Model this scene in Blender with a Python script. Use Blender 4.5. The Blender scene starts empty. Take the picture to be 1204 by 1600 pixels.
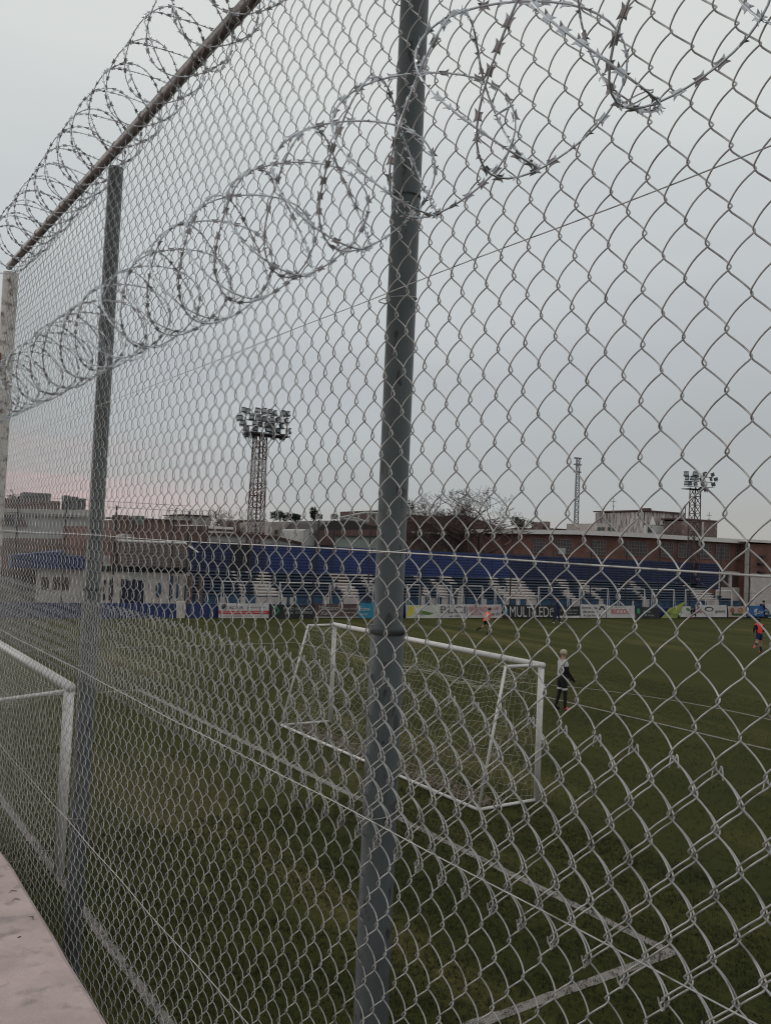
import bpy, math, random
import numpy as np
from mathutils import Vector, Matrix

random.seed(7)
RNG = np.random.default_rng(11)
SC = bpy.context.scene
COL = SC.collection

# ------------------------------------------------------------------ camera
FPX, YAW, PITCH, ROLL, EYE = 1342.05, 0.600847, 0.0390605, 0.0432518, 4.475
CF = np.array([math.sin(YAW) * math.cos(PITCH), math.cos(YAW) * math.cos(PITCH), math.sin(PITCH)])
_r = np.array([math.cos(YAW), -math.sin(YAW), 0.0])
_u = np.cross(_r, CF)
CR = _r * math.cos(ROLL) + _u * math.sin(ROLL)
CU = -_r * math.sin(ROLL) + _u * math.cos(ROLL)
cd = bpy.data.cameras.new('camera')
cam = bpy.data.objects.new('camera', cd)
COL.objects.link(cam)
cam.matrix_world = Matrix(((CR[0], CU[0], -CF[0], 0), (CR[1], CU[1], -CF[1], 0), (CR[2], CU[2], -CF[2], EYE), (0, 0, 0, 1)))
cd.sensor_fit = 'VERTICAL'; cd.sensor_height = 36.0; cd.lens = 36.0 * FPX / 1600.0
cd.clip_start = 0.02; cd.clip_end = 4000
SC.camera = cam

# ------------------------------------------------------------------ world
def lin(r, g, b):
    f = lambda c: (c / 255 / 12.92) if c / 255 <= 0.04045 else ((c / 255 + 0.055) / 1.055) ** 2.4
    return (f(r), f(g), f(b), 1)

SUN_EL, SUN_AZ = math.radians(14), math.radians(-28)      # azimuth from +Y towards +X
W = bpy.data.worlds.new('World'); SC.world = W; W.use_nodes = True
nt = W.node_tree; nt.nodes.clear()
N = nt.nodes.new; L = nt.links.new
out = N('ShaderNodeOutputWorld'); bg = N('ShaderNodeBackground'); L(bg.outputs[0], out.inputs[0])
bg.inputs[1].default_value = 0.1
sky = N('ShaderNodeTexSky'); sky.sky_type = 'NISHITA'; sky.sun_disc = False
sky.sun_elevation = SUN_EL; sky.sun_rotation = SUN_AZ
tc = N('ShaderNodeTexCoord'); sep = N('ShaderNodeSeparateXYZ'); L(tc.outputs['Generated'], sep.inputs[0])
# overcast deck: brightness by elevation
mp = N('ShaderNodeMapping'); mp.inputs['Scale'].default_value = (1.0, 1.0, 4.0); L(tc.outputs['Generated'], mp.inputs[0])
nz = N('ShaderNodeTexNoise'); nz.inputs['Scale'].default_value = 1.7; nz.inputs['Detail'].default_value = 4; nz.inputs['Roughness'].default_value = 0.45
L(mp.outputs[0], nz.inputs['Vector'])
wob = N('ShaderNodeMath'); wob.operation = 'MULTIPLY_ADD'; L(nz.outputs[0], wob.inputs[0]); wob.inputs[1].default_value = 0.32; wob.inputs[2].default_value = -0.15
el = N('ShaderNodeMath'); el.operation = 'ADD'; L(sep.outputs[2], el.inputs[0]); L(wob.outputs[0], el.inputs[1])
rp = N('ShaderNodeValToRGB'); L(el.outputs[0], rp.inputs[0])
cr = rp.color_ramp; cr.interpolation = 'EASE'
stops = [(0.0, (172, 172, 169)), (0.08, (175, 179, 181)), (0.2, (184, 189, 192)), (0.34, (200, 205, 207)), (0.52, (217, 220, 218)), (1.0, (221, 224, 223))]
cr.elements[0].position = 0; cr.elements[0].color = lin(*stops[0][1])
cr.elements[1].position = 1; cr.elements[1].color = lin(*stops[-1][1])
for p_, c_ in stops[1:-1]:
    e_ = cr.elements.new(p_); e_.color = lin(*c_)
# pink evening streaks low in the west
mp2 = N('ShaderNodeMapping'); mp2.inputs['Scale'].default_value = (1.2, 1.2, 34.0); L(tc.outputs['Generated'], mp2.inputs[0])
nz2 = N('ShaderNodeTexNoise'); nz2.inputs['Scale'].default_value = 1.0; nz2.inputs['Detail'].default_value = 3
L(mp2.outputs[0], nz2.inputs['Vector'])
st = N('ShaderNodeMapRange'); L(nz2.outputs[0], st.inputs[0]); st.inputs[1].default_value = 0.42; st.inputs[2].default_value = 0.62
band = N('ShaderNodeMapRange'); band.interpolation_type = 'SMOOTHSTEP'; L(sep.outputs[2], band.inputs[0]); band.inputs[1].default_value = 0.125; band.inputs[2].default_value = 0.06
band2 = N('ShaderNodeMapRange'); band2.interpolation_type = 'SMOOTHSTEP'; L(sep.outputs[2], band2.inputs[0]); band2.inputs[1].default_value = 0.0; band2.inputs[2].default_value = 0.045
dot = N('ShaderNodeVectorMath'); dot.operation = 'DOT_PRODUCT'; L(tc.outputs['Generated'], dot.inputs[0])
dot.inputs[1].default_value = (math.sin(math.radians(-8)), math.cos(math.radians(-8)), 0)
az = N('ShaderNodeMapRange'); az.interpolation_type = 'SMOOTHSTEP'; L(dot.outputs['Value'], az.inputs[0]); az.inputs[1].default_value = 0.80; az.inputs[2].default_value = 0.97
m1 = N('ShaderNodeMath'); m1.operation = 'MULTIPLY'; L(band.outputs[0], m1.inputs[0]); L(az.outputs[0], m1.inputs[1])
m1b = N('ShaderNodeMath'); m1b.operation = 'MULTIPLY'; L(m1.outputs[0], m1b.inputs[0]); L(band2.outputs[0], m1b.inputs[1])
m2 = N('ShaderNodeMath'); m2.operation = 'MULTIPLY_ADD'; L(st.outputs[0], m2.inputs[0]); m2.inputs[1].default_value = 0.75; m2.inputs[2].default_value = 0.2
m3 = N('ShaderNodeMath'); m3.operation = 'MULTIPLY'; L(m1b.outputs[0], m3.inputs[0]); L(m2.outputs[0], m3.inputs[1])
mixp = N('ShaderNodeMix'); mixp.data_type = 'RGBA'; L(m3.outputs[0], mixp.inputs[0]); L(rp.outputs[0], mixp.inputs[6]); mixp.inputs[7].default_value = lin(222, 186, 188)
# clouds times ten because the background strength is a tenth; a little clear sky tint shows through
sc10 = N('ShaderNodeMix'); sc10.data_type = 'RGBA'; sc10.blend_type = 'MULTIPLY'; sc10.inputs[0].default_value = 1
L(mixp.outputs[2], sc10.inputs[6]); sc10.inputs[7].default_value = (10, 10, 10, 1)
mixs = N('ShaderNodeMix'); mixs.data_type = 'RGBA'; mixs.inputs[0].default_value = 0.96
L(sky.outputs[0], mixs.inputs[6]); L(sc10.outputs[2], mixs.inputs[7])
L(mixs.outputs[2], bg.inputs[0])

sd = bpy.data.lights.new('sun', 'SUN'); sd.energy = 0.5; sd.angle = math.radians(22); sd.color = (1, 0.95, 0.9)
sun = bpy.data.objects.new('sun', sd); COL.objects.link(sun)
sv = Vector((math.sin(SUN_AZ) * math.cos(SUN_EL), math.cos(SUN_AZ) * math.cos(SUN_EL), math.sin(SUN_EL)))
sun.rotation_euler = (-sv).to_track_quat('-Z', 'Y').to_euler()
SC.view_settings.view_transform = 'Standard'; SC.view_settings.look = 'None'
SC.view_settings.exposure = 0.0; SC.view_settings.gamma = 1.0; SC.view_settings.use_curve_mapping = False

SC.render.engine = 'CYCLES'; SC.cycles.filter_width = 1.15

# ------------------------------------------------------------------ materials
MATS = {}
def mat(name, col, rough=0.7, metal=0.0, var=0.25, scale=6.0, bump=0.0, bscale=40.0, second=None, amount=0.5, stretch=(1, 1, 1), spec=0.5, sharp=0.08):
    """base colour broken up by noise; second colour appears in patches (rust, wear, dirt)"""
    m = bpy.data.materials.new(name); m.use_nodes = True; t = m.node_tree; n = t.nodes; l = t.links
    b = n['Principled BSDF']; b.inputs['Roughness'].default_value = rough; b.inputs['Metallic'].default_value = metal
    b.inputs['Specular IOR Level'].default_value = spec
    c = n.new('ShaderNodeTexCoord'); mpn = n.new('ShaderNodeMapping'); l.new(c.outputs['Object'], mpn.inputs[0]); mpn.inputs['Scale'].default_value = stretch
    z = n.new('ShaderNodeTexNoise'); z.inputs['Scale'].default_value = scale; z.inputs['Detail'].default_value = 6; z.inputs['Roughness'].default_value = 0.6
    l.new(mpn.outputs[0], z.inputs['Vector'])
    r = n.new('ShaderNodeMapRange'); l.new(z.outputs[0], r.inputs[0]); r.inputs[1].default_value = 0.25; r.inputs[2].default_value = 0.75
    r.inputs[3].default_value = 1 - var; r.inputs[4].default_value = 1 + var
    v = n.new('ShaderNodeMix'); v.data_type = 'RGBA'; v.blend_type = 'MULTIPLY'; v.inputs[0].default_value = 1
    v.inputs[6].default_value = (*col[:3], 1)
    cc = n.new('ShaderNodeCombineColor')
    for i in range(3): l.new(r.outputs[0], cc.inputs[i])
    l.new(cc.outputs[0], v.inputs[7]); last = v.outputs[2]
    if second:
        z2 = n.new('ShaderNodeTexNoise'); z2.inputs['Scale'].default_value = scale * 2.3; z2.inputs['Detail'].default_value = 8
        l.new(mpn.outputs[0], z2.inputs['Vector'])
        q = n.new('ShaderNodeMapRange'); l.new(z2.outputs[0], q.inputs[0]); q.inputs[1].default_value = 1 - amount - sharp; q.inputs[2].default_value = 1 - amount + sharp
        x = n.new('ShaderNodeMix'); x.data_type = 'RGBA'; l.new(q.outputs[0], x.inputs[0]); l.new(last, x.inputs[6]); x.inputs[7].default_value = (*second[:3], 1)
        last = x.outputs[2]
    l.new(last, b.inputs['Base Color'])
    if bump:
        z3 = n.new('ShaderNodeTexNoise'); z3.inputs['Scale'].default_value = bscale; z3.inputs['Detail'].default_value = 5
        l.new(c.outputs['Object'], z3.inputs['Vector'])
        bu = n.new('ShaderNodeBump'); bu.inputs['Strength'].default_value = bump; bu.inputs['Distance'].default_value = 0.01
        l.new(z3.outputs[0], bu.inputs['Height']); l.new(bu.outputs[0], b.inputs['Normal'])
    MATS[name] = m
    return m

M_galv = mat('galvanised_wire', (0.40, 0.40, 0.39), 0.40, 0.6, 0.25, 14, second=(0.22, 0.21, 0.20), amount=0.40)
M_razor = mat('razor_steel', (0.50, 0.52, 0.55), 0.32, 0.85, 0.3, 20)
M_post = mat('painted_grey_post', (0.056, 0.064, 0.065), 0.55, 0.1, 0.18, 5, 0.15, 30, second=(0.020, 0.018, 0.018), amount=0.37, stretch=(4, 4, 1.6), sharp=0.015)
M_rail = mat('rusty_rail', (0.16, 0.14, 0.135), 0.5, 0.35, 0.3, 12, 0.3, 60, second=(0.05, 0.03, 0.028), amount=0.45, stretch=(1, .35, 1))
M_endpost = mat('peeling_white_post', (0.50, 0.46, 0.42), 0.7, 0, 0.2, 9, 0.4, 60, second=(0.10, 0.05, 0.04), amount=0.42)
M_sign = mat('dark_red_plate', (0.16, 0.02, 0.03), 0.5)
M_conc = mat('pink_concrete', (0.50, 0.385, 0.365), 0.88, 0, 0.22, 5, 0.5, 140, second=(0.27, 0.22, 0.21), amount=0.36, sharp=0.10)
M_litter = mat('dry_litter', (0.05, 0.035, 0.03), 0.9)
M_goal = mat('white_goal_paint', (0.66, 0.63, 0.61), 0.45, 0, 0.08, 5, second=(0.42, 0.38, 0.35), amount=0.33)
M_net = mat('goal_net_cord', (0.42, 0.39, 0.32), 0.8, 0, 0.15)
M_chalk = None
M_navy = mat('navy_sheet', (0.009, 0.016, 0.065), 0.6, 0, 0.35, 1.2, second=(0.006, 0.009, 0.030), amount=0.42, sharp=0.15)
M_blue = mat('blue_wall_paint', (0.012, 0.028, 0.115), 0.6, 0, 0.3, 1.5)
M_teal = mat('faded_blue_paint', (0.035, 0.085, 0.15), 0.7, 0, 0.35, 1.5, second=(0.02, 0.03, 0.06), amount=0.42, sharp=0.1)
M_benchb = mat('blue_bench_paint', (0.022, 0.045, 0.10), 0.7, 0, 0.4, 2, second=(0.07, 0.085, 0.11), amount=0.4, sharp=0.1)
M_edge = mat('lit_edge_grey', (0.085, 0.105, 0.14), 0.8, 0, 0.3, 2)  # light catching the seat edges, put in as a paler grey
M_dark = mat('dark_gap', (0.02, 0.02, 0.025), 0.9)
M_white = mat('white_paint_worn', (0.52, 0.46, 0.43), 0.75, 0, 0.18, 1.5, second=(0.36, 0.30, 0.28), amount=0.34, sharp=0.12)
M_pipe = mat('white_pipe', (0.6, 0.58, 0.57), 0.5, 0, 0.15)
M_fpost = mat('dark_fence_post', (0.018, 0.018, 0.024), 0.6)
M_roofw = mat('white_roof_edge', (0.70, 0.66, 0.64), 0.7, 0, 0.1)
M_cream = mat('cream_render', (0.36, 0.32, 0.29), 0.85, 0, 0.18, 1, second=(0.22, 0.18, 0.16), amount=0.36, sharp=0.15)
M_pale = mat('pale_render', (0.43, 0.43, 0.41), 0.85, 0, 0.12, 0.8, second=(0.28, 0.27, 0.26), amount=0.35, sharp=0.15)
M_green = mat('pale_green_render', (0.30, 0.34, 0.30), 0.85, 0, 0.12)
M_brown = mat('brown_cladding', (0.075, 0.04, 0.035), 0.8, 0, 0.25, 1)
M_rust = mat('weathered_block', (0.13, 0.085, 0.075), 0.85, 0, 0.3, 1.0, second=(0.30, 0.26, 0.24), amount=0.36, sharp=0.1)
M_glazing = mat('grimy_bars', (0.20, 0.16, 0.15), 0.8)
M_glass = mat('dim_window_glass', (0.05, 0.055, 0.06), 0.15, 0, 0.2)
M_frost = mat('dusty_glass_grid', (0.075, 0.07, 0.07), 0.4, 0, 0.3, 1)
M_corr = mat('grey_corrugated', (0.12, 0.11, 0.105), 0.5, 0.3, 0.2, 1)
M_lampb = mat('floodlight_body', (0.10, 0.105, 0.11), 0.5, 0.3)
M_lampg = mat('floodlight_glass', (0.30, 0.33, 0.34), 0.12, 0, 0.1)
M_red = mat('red_mast_paint', (0.10, 0.035, 0.035), 0.6, 0, 0.2)
M_mastw = mat('white_mast_paint', (0.27, 0.24, 0.235), 0.6, 0, 0.2)
M_mastd = mat('dark_mast_paint', (0.07, 0.045, 0.045), 0.6, 0, 0.2)
M_bark = mat('bare_bark', (0.055, 0.035, 0.032), 0.9, 0, 0.3)
M_twig = mat('bare_twig', (0.095, 0.06, 0.055), 0.9, 0, 0.3)
M_leaf = mat('evergreen_leaf', (0.022, 0.032, 0.018), 0.8, 0, 0.5, 1.0)
M_black = mat('black_cloth', (0.008, 0.008, 0.010), 0.9)
M_hem = mat('white_cloth', (0.6, 0.6, 0.6), 0.9)
M_shirt = mat('pale_grey_shirt', (0.42, 0.42, 0.46), 0.9, 0, 0.1, 8)
M_skin = mat('skin', (0.34, 0.19, 0.14), 0.6, 0, 0.05)
M_blond = mat('bleached_hair', (0.42, 0.36, 0.27), 0.8)
M_orange = mat('orange_bib', (0.95, 0.13, 0.04), 0.8, 0, 0.1)
M_redv = mat('red_bib', (0.85, 0.045, 0.035), 0.8, 0, 0.1)
M_navyc = mat('navy_cloth', (0.012, 0.018, 0.07), 0.9)
M_jean = mat('light_jeans', (0.07, 0.14, 0.22), 0.9)
M_pinks = mat('pink_shoe', (0.8, 0.10, 0.12), 0.6)
M_hair = mat('black_hair', (0.006, 0.006, 0.006), 0.7)

def brick_mat(name, c1, c2, mortar, sc=1.0):
    m = bpy.data.materials.new(name); m.use_nodes = True; t = m.node_tree; n = t.nodes; l = t.links
    b = n['Principled BSDF']; b.inputs['Roughness'].default_value = 0.9
    c = n.new('ShaderNodeTexCoord'); mpn = n.new('ShaderNodeMapping'); mpn.inputs['Rotation'].default_value = (math.radians(90), 0, 0)
    l.new(c.outputs['Object'], mpn.inputs[0])
    br = n.new('ShaderNodeTexBrick'); l.new(mpn.outputs[0], br.inputs[0]); br.inputs['Scale'].default_value = sc
    br.inputs['Color1'].default_value = (*c1, 1); br.inputs['Color2'].default_value = (*c2, 1); br.inputs['Mortar'].default_value = (*mortar, 1)
    br.inputs['Brick Width'].default_value = 0.26; br.inputs['Row Height'].default_value = 0.08; br.inputs['Mortar Size'].default_value = 0.008
    z = n.new('ShaderNodeTexNoise'); z.inputs['Scale'].default_value = 0.6; z.inputs['Detail'].default_value = 7; l.new(c.outputs['Object'], z.inputs['Vector'])
    r = n.new('ShaderNodeMapRange'); l.new(z.outputs[0], r.inputs[0]); r.inputs[1].default_value = 0.3; r.inputs[2].default_value = 0.7; r.inputs[3].default_value = 0.6; r.inputs[4].default_value = 1.35
    cc = n.new('ShaderNodeCombineColor')
    for i in range(3): l.new(r.outputs[0], cc.inputs[i])
    v = n.new('ShaderNodeMix'); v.data_type = 'RGBA'; v.blend_type = 'MULTIPLY'; v.inputs[0].default_value = 1
    l.new(br.outputs[0], v.inputs[6]); l.new(cc.outputs[0], v.inputs[7]); l.new(v.outputs[2], b.inputs['Base Color'])
    return m
M_brick = brick_mat('red_brick', (0.20, 0.085, 0.062), (0.15, 0.066, 0.052), (0.15, 0.10, 0.09))
M_brickd = brick_mat('old_brick', (0.15, 0.075, 0.06), (0.11, 0.06, 0.05), (0.13, 0.10, 0.09))

def grass_mat():
    m = bpy.data.materials.new('worn_turf'); m.use_nodes = True; t = m.node_tree; n = t.nodes; l = t.links
    b = n['Principled BSDF']; b.inputs['Roughness'].default_value = 0.85; b.inputs['Specular IOR Level'].default_value = 0.05
    b.inputs['Sheen Weight'].default_value = 0.15; b.inputs['Sheen Roughness'].default_value = 0.45; b.inputs['Sheen Tint'].default_value = (0.52, 0.46, 0.17, 1)
    c = n.new('ShaderNodeTexCoord')
    def noise(scale, detail, stretch=(1, 1, 1), rot=0.0, rough=0.6):
        mp_ = n.new('ShaderNodeMapping'); mp_.inputs['Scale'].default_value = stretch; mp_.inputs['Rotation'].default_value = (0, 0, rot); l.new(c.outputs['Object'], mp_.inputs[0])
        z_ = n.new('ShaderNodeTexNoise'); z_.inputs['Scale'].default_value = scale; z_.inputs['Detail'].default_value = detail; z_.inputs['Roughness'].default_value = rough
        l.new(mp_.outputs[0], z_.inputs['Vector']); return z_.outputs[0]
    def ramp(src, a, b_, c1, c2):
        r_ = n.new('ShaderNodeValToRGB'); l.new(src, r_.inputs[0]); r_.color_ramp.elements[0].position = a; r_.color_ramp.elements[1].position = b_
        r_.color_ramp.elements[0].color = (*c1, 1); r_.color_ramp.elements[1].color = (*c2, 1); return r_.outputs[0]
    base = ramp(noise(0.35, 5), 0.35, 0.68, (0.015, 0.023, 0.005), (0.034, 0.036, 0.008))
    # strips across the pitch, light and worn (parallel to the goal line)
    st_ = n.new('ShaderNodeMapRange'); l.new(noise(1.0, 5, (0.45, 0.06, 1), 0.35), st_.inputs[0]); st_.inputs[1].default_value = 0.50; st_.inputs[2].default_value = 0.72
    mx = n.new('ShaderNodeMix'); mx.data_type = 'RGBA'; l.new(st_.outputs[0], mx.inputs[0]); l.new(base, mx.inputs[6]); mx.inputs[7].default_value = (0.085, 0.072, 0.026, 1)
    # trodden bare earth in the goalmouths
    last = mx.outputs[2]
    for gx, gy, rr in ((4.6, 15.3, 3.2), (10.9, 14.9, 2.4), (14.1, 15.3, 1.2)):
        vd = n.new('ShaderNodeVectorMath'); vd.operation = 'DISTANCE'; l.new(c.outputs['Object'], vd.inputs[0]); vd.inputs[1].default_value = (gx, gy, 0)
        nn_ = n.new('ShaderNodeMath'); nn_.operation = 'MULTIPLY_ADD'; l.new(noise(1.6, 6, rough=0.7), nn_.inputs[0]); nn_.inputs[1].default_value = 5.0; l.new(vd.outputs['Value'], nn_.inputs[2])
        mr_ = n.new('ShaderNodeMapRange'); l.new(nn_.outputs[0], mr_.inputs[0]); mr_.inputs[1].default_value = rr + 1.2; mr_.inputs[2].default_value = rr + 2.8; mr_.inputs[3].default_value = 0.45; mr_.inputs[4].default_value = 0.0
        m_ = n.new('ShaderNodeMix'); m_.data_type = 'RGBA'; l.new(mr_.outputs[0], m_.inputs[0]); l.new(last, m_.inputs[6]); m_.inputs[7].default_value = (0.060, 0.047, 0.026, 1); last = m_.outputs[2]
    # blades: fine grain
    g = n.new('ShaderNodeMapRange'); l.new(noise(55, 4, rough=0.75), g.inputs[0]); g.inputs[1].default_value = 0.3; g.inputs[2].default_value = 0.7; g.inputs[3].default_value = 0.35; g.inputs[4].default_value = 1.75
    g2 = n.new('ShaderNodeMapRange'); l.new(noise(7, 5, rough=0.7), g2.inputs[0]); g2.inputs[1].default_value = 0.3; g2.inputs[2].default_value = 0.7; g2.inputs[3].default_value = 0.72; g2.inputs[4].default_value = 1.28
    gm = n.new('ShaderNodeMath'); gm.operation = 'MULTIPLY'; l.new(g.outputs[0], gm.inputs[0]); l.new(g2.outputs[0], gm.inputs[1])
    cc = n.new('ShaderNodeCombineColor')
    for i in range(3): l.new(gm.outputs[0], cc.inputs[i])
    v = n.new('ShaderNodeMix'); v.data_type = 'RGBA'; v.blend_type = 'MULTIPLY'; v.inputs[0].default_value = 1
    l.new(last, v.inputs[6]); l.new(cc.outputs[0], v.inputs[7]); l.new(v.outputs[2], b.inputs['Base Color'])
    bu = n.new('ShaderNodeBump'); bu.inputs['Strength'].default_value = 0.9; bu.inputs['Distance'].default_value = 0.03
    l.new(noise(38, 5, rough=0.7), bu.inputs['Height']); l.new(bu.outputs[0], b.inputs['Normal'])
    return m
M_grass = grass_mat()
def chalk_mat():
    m = bpy.data.materials.new('worn_chalk'); m.use_nodes = True; t = m.node_tree; n = t.nodes; l = t.links
    b = n['Principled BSDF']; b.inputs['Roughness'].default_value = 0.95
    c = n.new('ShaderNodeTexCoord'); z = n.new('ShaderNodeTexNoise'); z.inputs['Scale'].default_value = 45; z.inputs['Detail'].default_value = 6; z.inputs['Roughness'].default_value = 0.75
    l.new(c.outputs['Object'], z.inputs['Vector'])
    r = n.new('ShaderNodeValToRGB'); l.new(z.outputs[0], r.inputs[0]); r.color_ramp.elements[0].position = 0.34; r.color_ramp.elements[1].position = 0.52
    r.color_ramp.elements[0].color = (0.10, 0.09, 0.07, 1); r.color_ramp.elements[1].color = (0.25, 0.22, 0.20, 1)
    l.new(r.outputs[0], b.inputs['Base Color'])
    bu = n.new('ShaderNodeBump'); bu.inputs['Strength'].default_value = 0.6; bu.inputs['Distance'].default_value = 0.02; l.new(z.outputs[0], bu.inputs['Height']); l.new(bu.outputs[0], b.inputs['Normal'])
    return m
M_chalk = chalk_mat()

def plain(name, col, rough=0.75):
    if name in MATS: return MATS[name]
    return mat(name, col, rough, 0, 0.1, 3)

# ------------------------------------------------------------------ mesh helpers
ORI = {}
class MB:
    """collects shapes in world coordinates; build() links them as ONE mesh object"""
    def __init__(s): s.v = []; s.f = []; s.m = []; s.n = 0; s.cur = 0
    def add(s, v, f):
        v = np.asarray(v, float).reshape(-1, 3); s.v.append(v)
        for q in f: s.f.append([i + s.n for i in q]); s.m.append(s.cur)
        s.n += len(v); return s
    def box(s, c, d, rz=0.0, R=None):
        x, y, z = d[0] / 2, d[1] / 2, d[2] / 2
        v = np.array([(a * x, b * y, e * z) for a in (-1, 1) for b in (-1, 1) for e in (-1, 1)])
        if R is None:
            R = np.array([[math.cos(rz), -math.sin(rz), 0], [math.sin(rz), math.cos(rz), 0], [0, 0, 1]])
        v = v @ np.asarray(R).T + np.array(c)
        return s.add(v, [(0, 1, 3, 2), (4, 6, 7, 5), (0, 4, 5, 1), (2, 3, 7, 6), (0, 2, 6, 4), (1, 5, 7, 3)])
    def tube(s, path, r, n=6, closed=False, cap=True):
        P = np.asarray(path, float); k = len(P)
        rr = np.full(k, r) if np.isscalar(r) else np.asarray(r, float)
        T = np.gradient(P, axis=0); T /= np.maximum(np.linalg.norm(T, axis=1, keepdims=True), 1e-9)
        a = np.array([0.31, 0.17, 0.93]) if abs(T[0][2]) < 0.9 else np.array([1.0, 0, 0])
        Ns = np.zeros_like(P); nn = np.cross(T[0], a); nn /= np.linalg.norm(nn); Ns[0] = nn
        for i in range(1, k):
            q = Ns[i - 1] - T[i] * np.dot(Ns[i - 1], T[i]); Ns[i] = q / max(np.linalg.norm(q), 1e-9)
        B = np.cross(T, Ns); th = np.arange(n) * 2 * math.pi / n
        V = P[:, None] + rr[:, None, None] * (np.cos(th)[None, :, None] * Ns[:, None] + np.sin(th)[None, :, None] * B[:, None])
        F = [(i * n + j, i * n + (j + 1) % n, (i + 1) * n + (j + 1) % n, (i + 1) * n + j) for i in range(k - 1) for j in range(n)]
        if cap: F += [tuple(range(n - 1, -1, -1)), tuple((k - 1) * n + j for j in range(n))]
        return s.add(V.reshape(-1, 3), F)
    def bar(s, a, b, r, n=6): return s.tube([a, b], r, n)
    def poly(s, pts, off):
        """flat outline pts (world), extruded by vector off"""
        p = np.asarray(pts, float); k = len(p); o = np.asarray(off, float)
        F = [tuple(range(k)), tuple(range(2 * k - 1, k - 1, -1))] + [(i, i + k, (i + 1) % k + k, (i + 1) % k) for i in range(k)]
        return s.add(np.vstack([p, p + o]), F)
    def build(s, name, mats, parent=None, origin=None, smooth=False):
        V = np.vstack(s.v)
        if parent is not None: o = ORI[parent.name]
        elif origin is not None: o = np.array(origin, float)
        else:
            o = np.array([(V[:, 0].min() + V[:, 0].max()) / 2, (V[:, 1].min() + V[:, 1].max()) / 2, V[:, 2].min()])
        me = bpy.data.meshes.new(name); me.from_pydata((V - o).tolist(), [], s.f)
        for m in (mats if isinstance(mats, (list, tuple)) else [mats]): me.materials.append(m)
        me.polygons.foreach_set('material_index', s.m)
        if smooth: me.polygons.foreach_set('use_smooth', [True] * len(me.polygons))
        me.update()
        ob = bpy.data.objects.new(name, me); COL.objects.link(ob)
        if parent is not None: ob.parent = parent; ORI[ob.name] = np.zeros(3) + o
        else: ob.location = o; ORI[ob.name] = o
        if parent is not None and False: pass
        return ob

def tag(o, label=None, cat=None, group=None, kind=None):
    if label: o['label'] = label
    if cat: o['category'] = cat
    if group: o['group'] = group
    if kind: o['kind'] = kind
    return o
def empty(name, loc, label, cat, group=None):
    e = bpy.data.objects.new(name, None); COL.objects.link(e); e.location = loc; e.empty_display_size = 0.2
    ORI[e.name] = np.array(loc, float); return tag(e, label, cat, group)
def inst(name, me, parent, world, R=None, scale=1.0):
    """object sharing mesh data me at a world place, child of parent"""
    o = bpy.data.objects.new(name, me); COL.objects.link(o); o.parent = parent
    M = Matrix.Translation(Vector(np.asarray(world, float) - ORI[parent.name]))
    if R is not None: M = M @ Matrix(np.asarray(R).tolist()).to_4x4()
    o.matrix_local = M @ Matrix.Scale(scale, 4); ORI[o.name] = np.array(world, float); return o
def text(s, p, h, e_dir, up, parent, m, w=None, name='lettering'):
    """flat lettering; p = lower-left corner (world), h cap height, fitted to width w"""
    cu = bpy.data.curves.new(name, 'FONT'); cu.body = s; cu.size = h / 0.7; cu.extrude = 0.003; cu.materials.append(m)
    o = bpy.data.objects.new(name, cu); COL.objects.link(o)
    bpy.context.view_layer.update()
    wx = o.dimensions.x or 1
    me = bpy.data.meshes.new_from_object(o.evaluated_get(bpy.context.evaluated_depsgraph_get())); me.name = name
    bpy.data.objects.remove(o); bpy.data.curves.remove(cu)
    o = bpy.data.objects.new(name, me); COL.objects.link(o)
    kx = (w / wx) if w else 1
    e = Vector(e_dir).normalized(); u = Vector(up).normalized(); nn = e.cross(u)
    M = Matrix(((e.x * kx, u.x, nn.x, 0), (e.y * kx, u.y, nn.y, 0), (e.z * kx, u.z, nn.z, 0), (0, 0, 0, 1)))
    o.parent = parent; o.matrix_local = Matrix.Translation(Vector(np.asarray(p, float) - ORI[parent.name])) @ M
    return o

# frame of the far side: s runs along the advertising boards, n away from the camera
FO = np.array([8.7, 46.5]); FA = math.atan2(-7.2, 55.8)
FE = np.array([math.cos(FA), math.sin(FA)]); FN = np.array([-FE[1], FE[0]])
E3 = np.array([FE[0], FE[1], 0]); N3 = np.array([FN[0], FN[1], 0])
def fw(s, n, z):
    p = FO + FE * s + FN * n; return np.array([p[0], p[1], z])
def at(px, py, n):
    """photo pixel -> (s, z) on the upright plane n metres behind the boards"""
    d = CF + CR * (px - 602) / FPX - CU * (py - 800) / FPX
    t = (n + FO @ FN) / (d[:2] @ FN); return float((d[:2] * t - FO) @ FE), float(EYE + d[2] * t)
def gnd(px, py, z=0.0):
    d = CF + CR * (px - 602) / FPX - CU * (py - 800) / FPX
    t = (z - EYE) / d[2]; return np.array([d[0] * t, d[1] * t, z])
def fbox(mb, s0, s1, n0, n1, z0, z1):
    return mb.box(fw((s0 + s1) / 2, (n0 + n1) / 2, (z0 + z1) / 2), (abs(s1 - s0), abs(n1 - n0), abs(z1 - z0)), FA)
def pbox(mb, px0, px1, pyt, pyb, n, depth):
    """box whose front face fills those photo pixels"""
    s0, z1 = at(px0, pyt, n); s1, _ = at(px1, pyt, n); _, z0 = at((px0 + px1) / 2, pyb, n)
    _, z1 = at((px0 + px1) / 2, pyt, n); return fbox(mb, s0, s1, n, n + depth, z0, z1)

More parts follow.
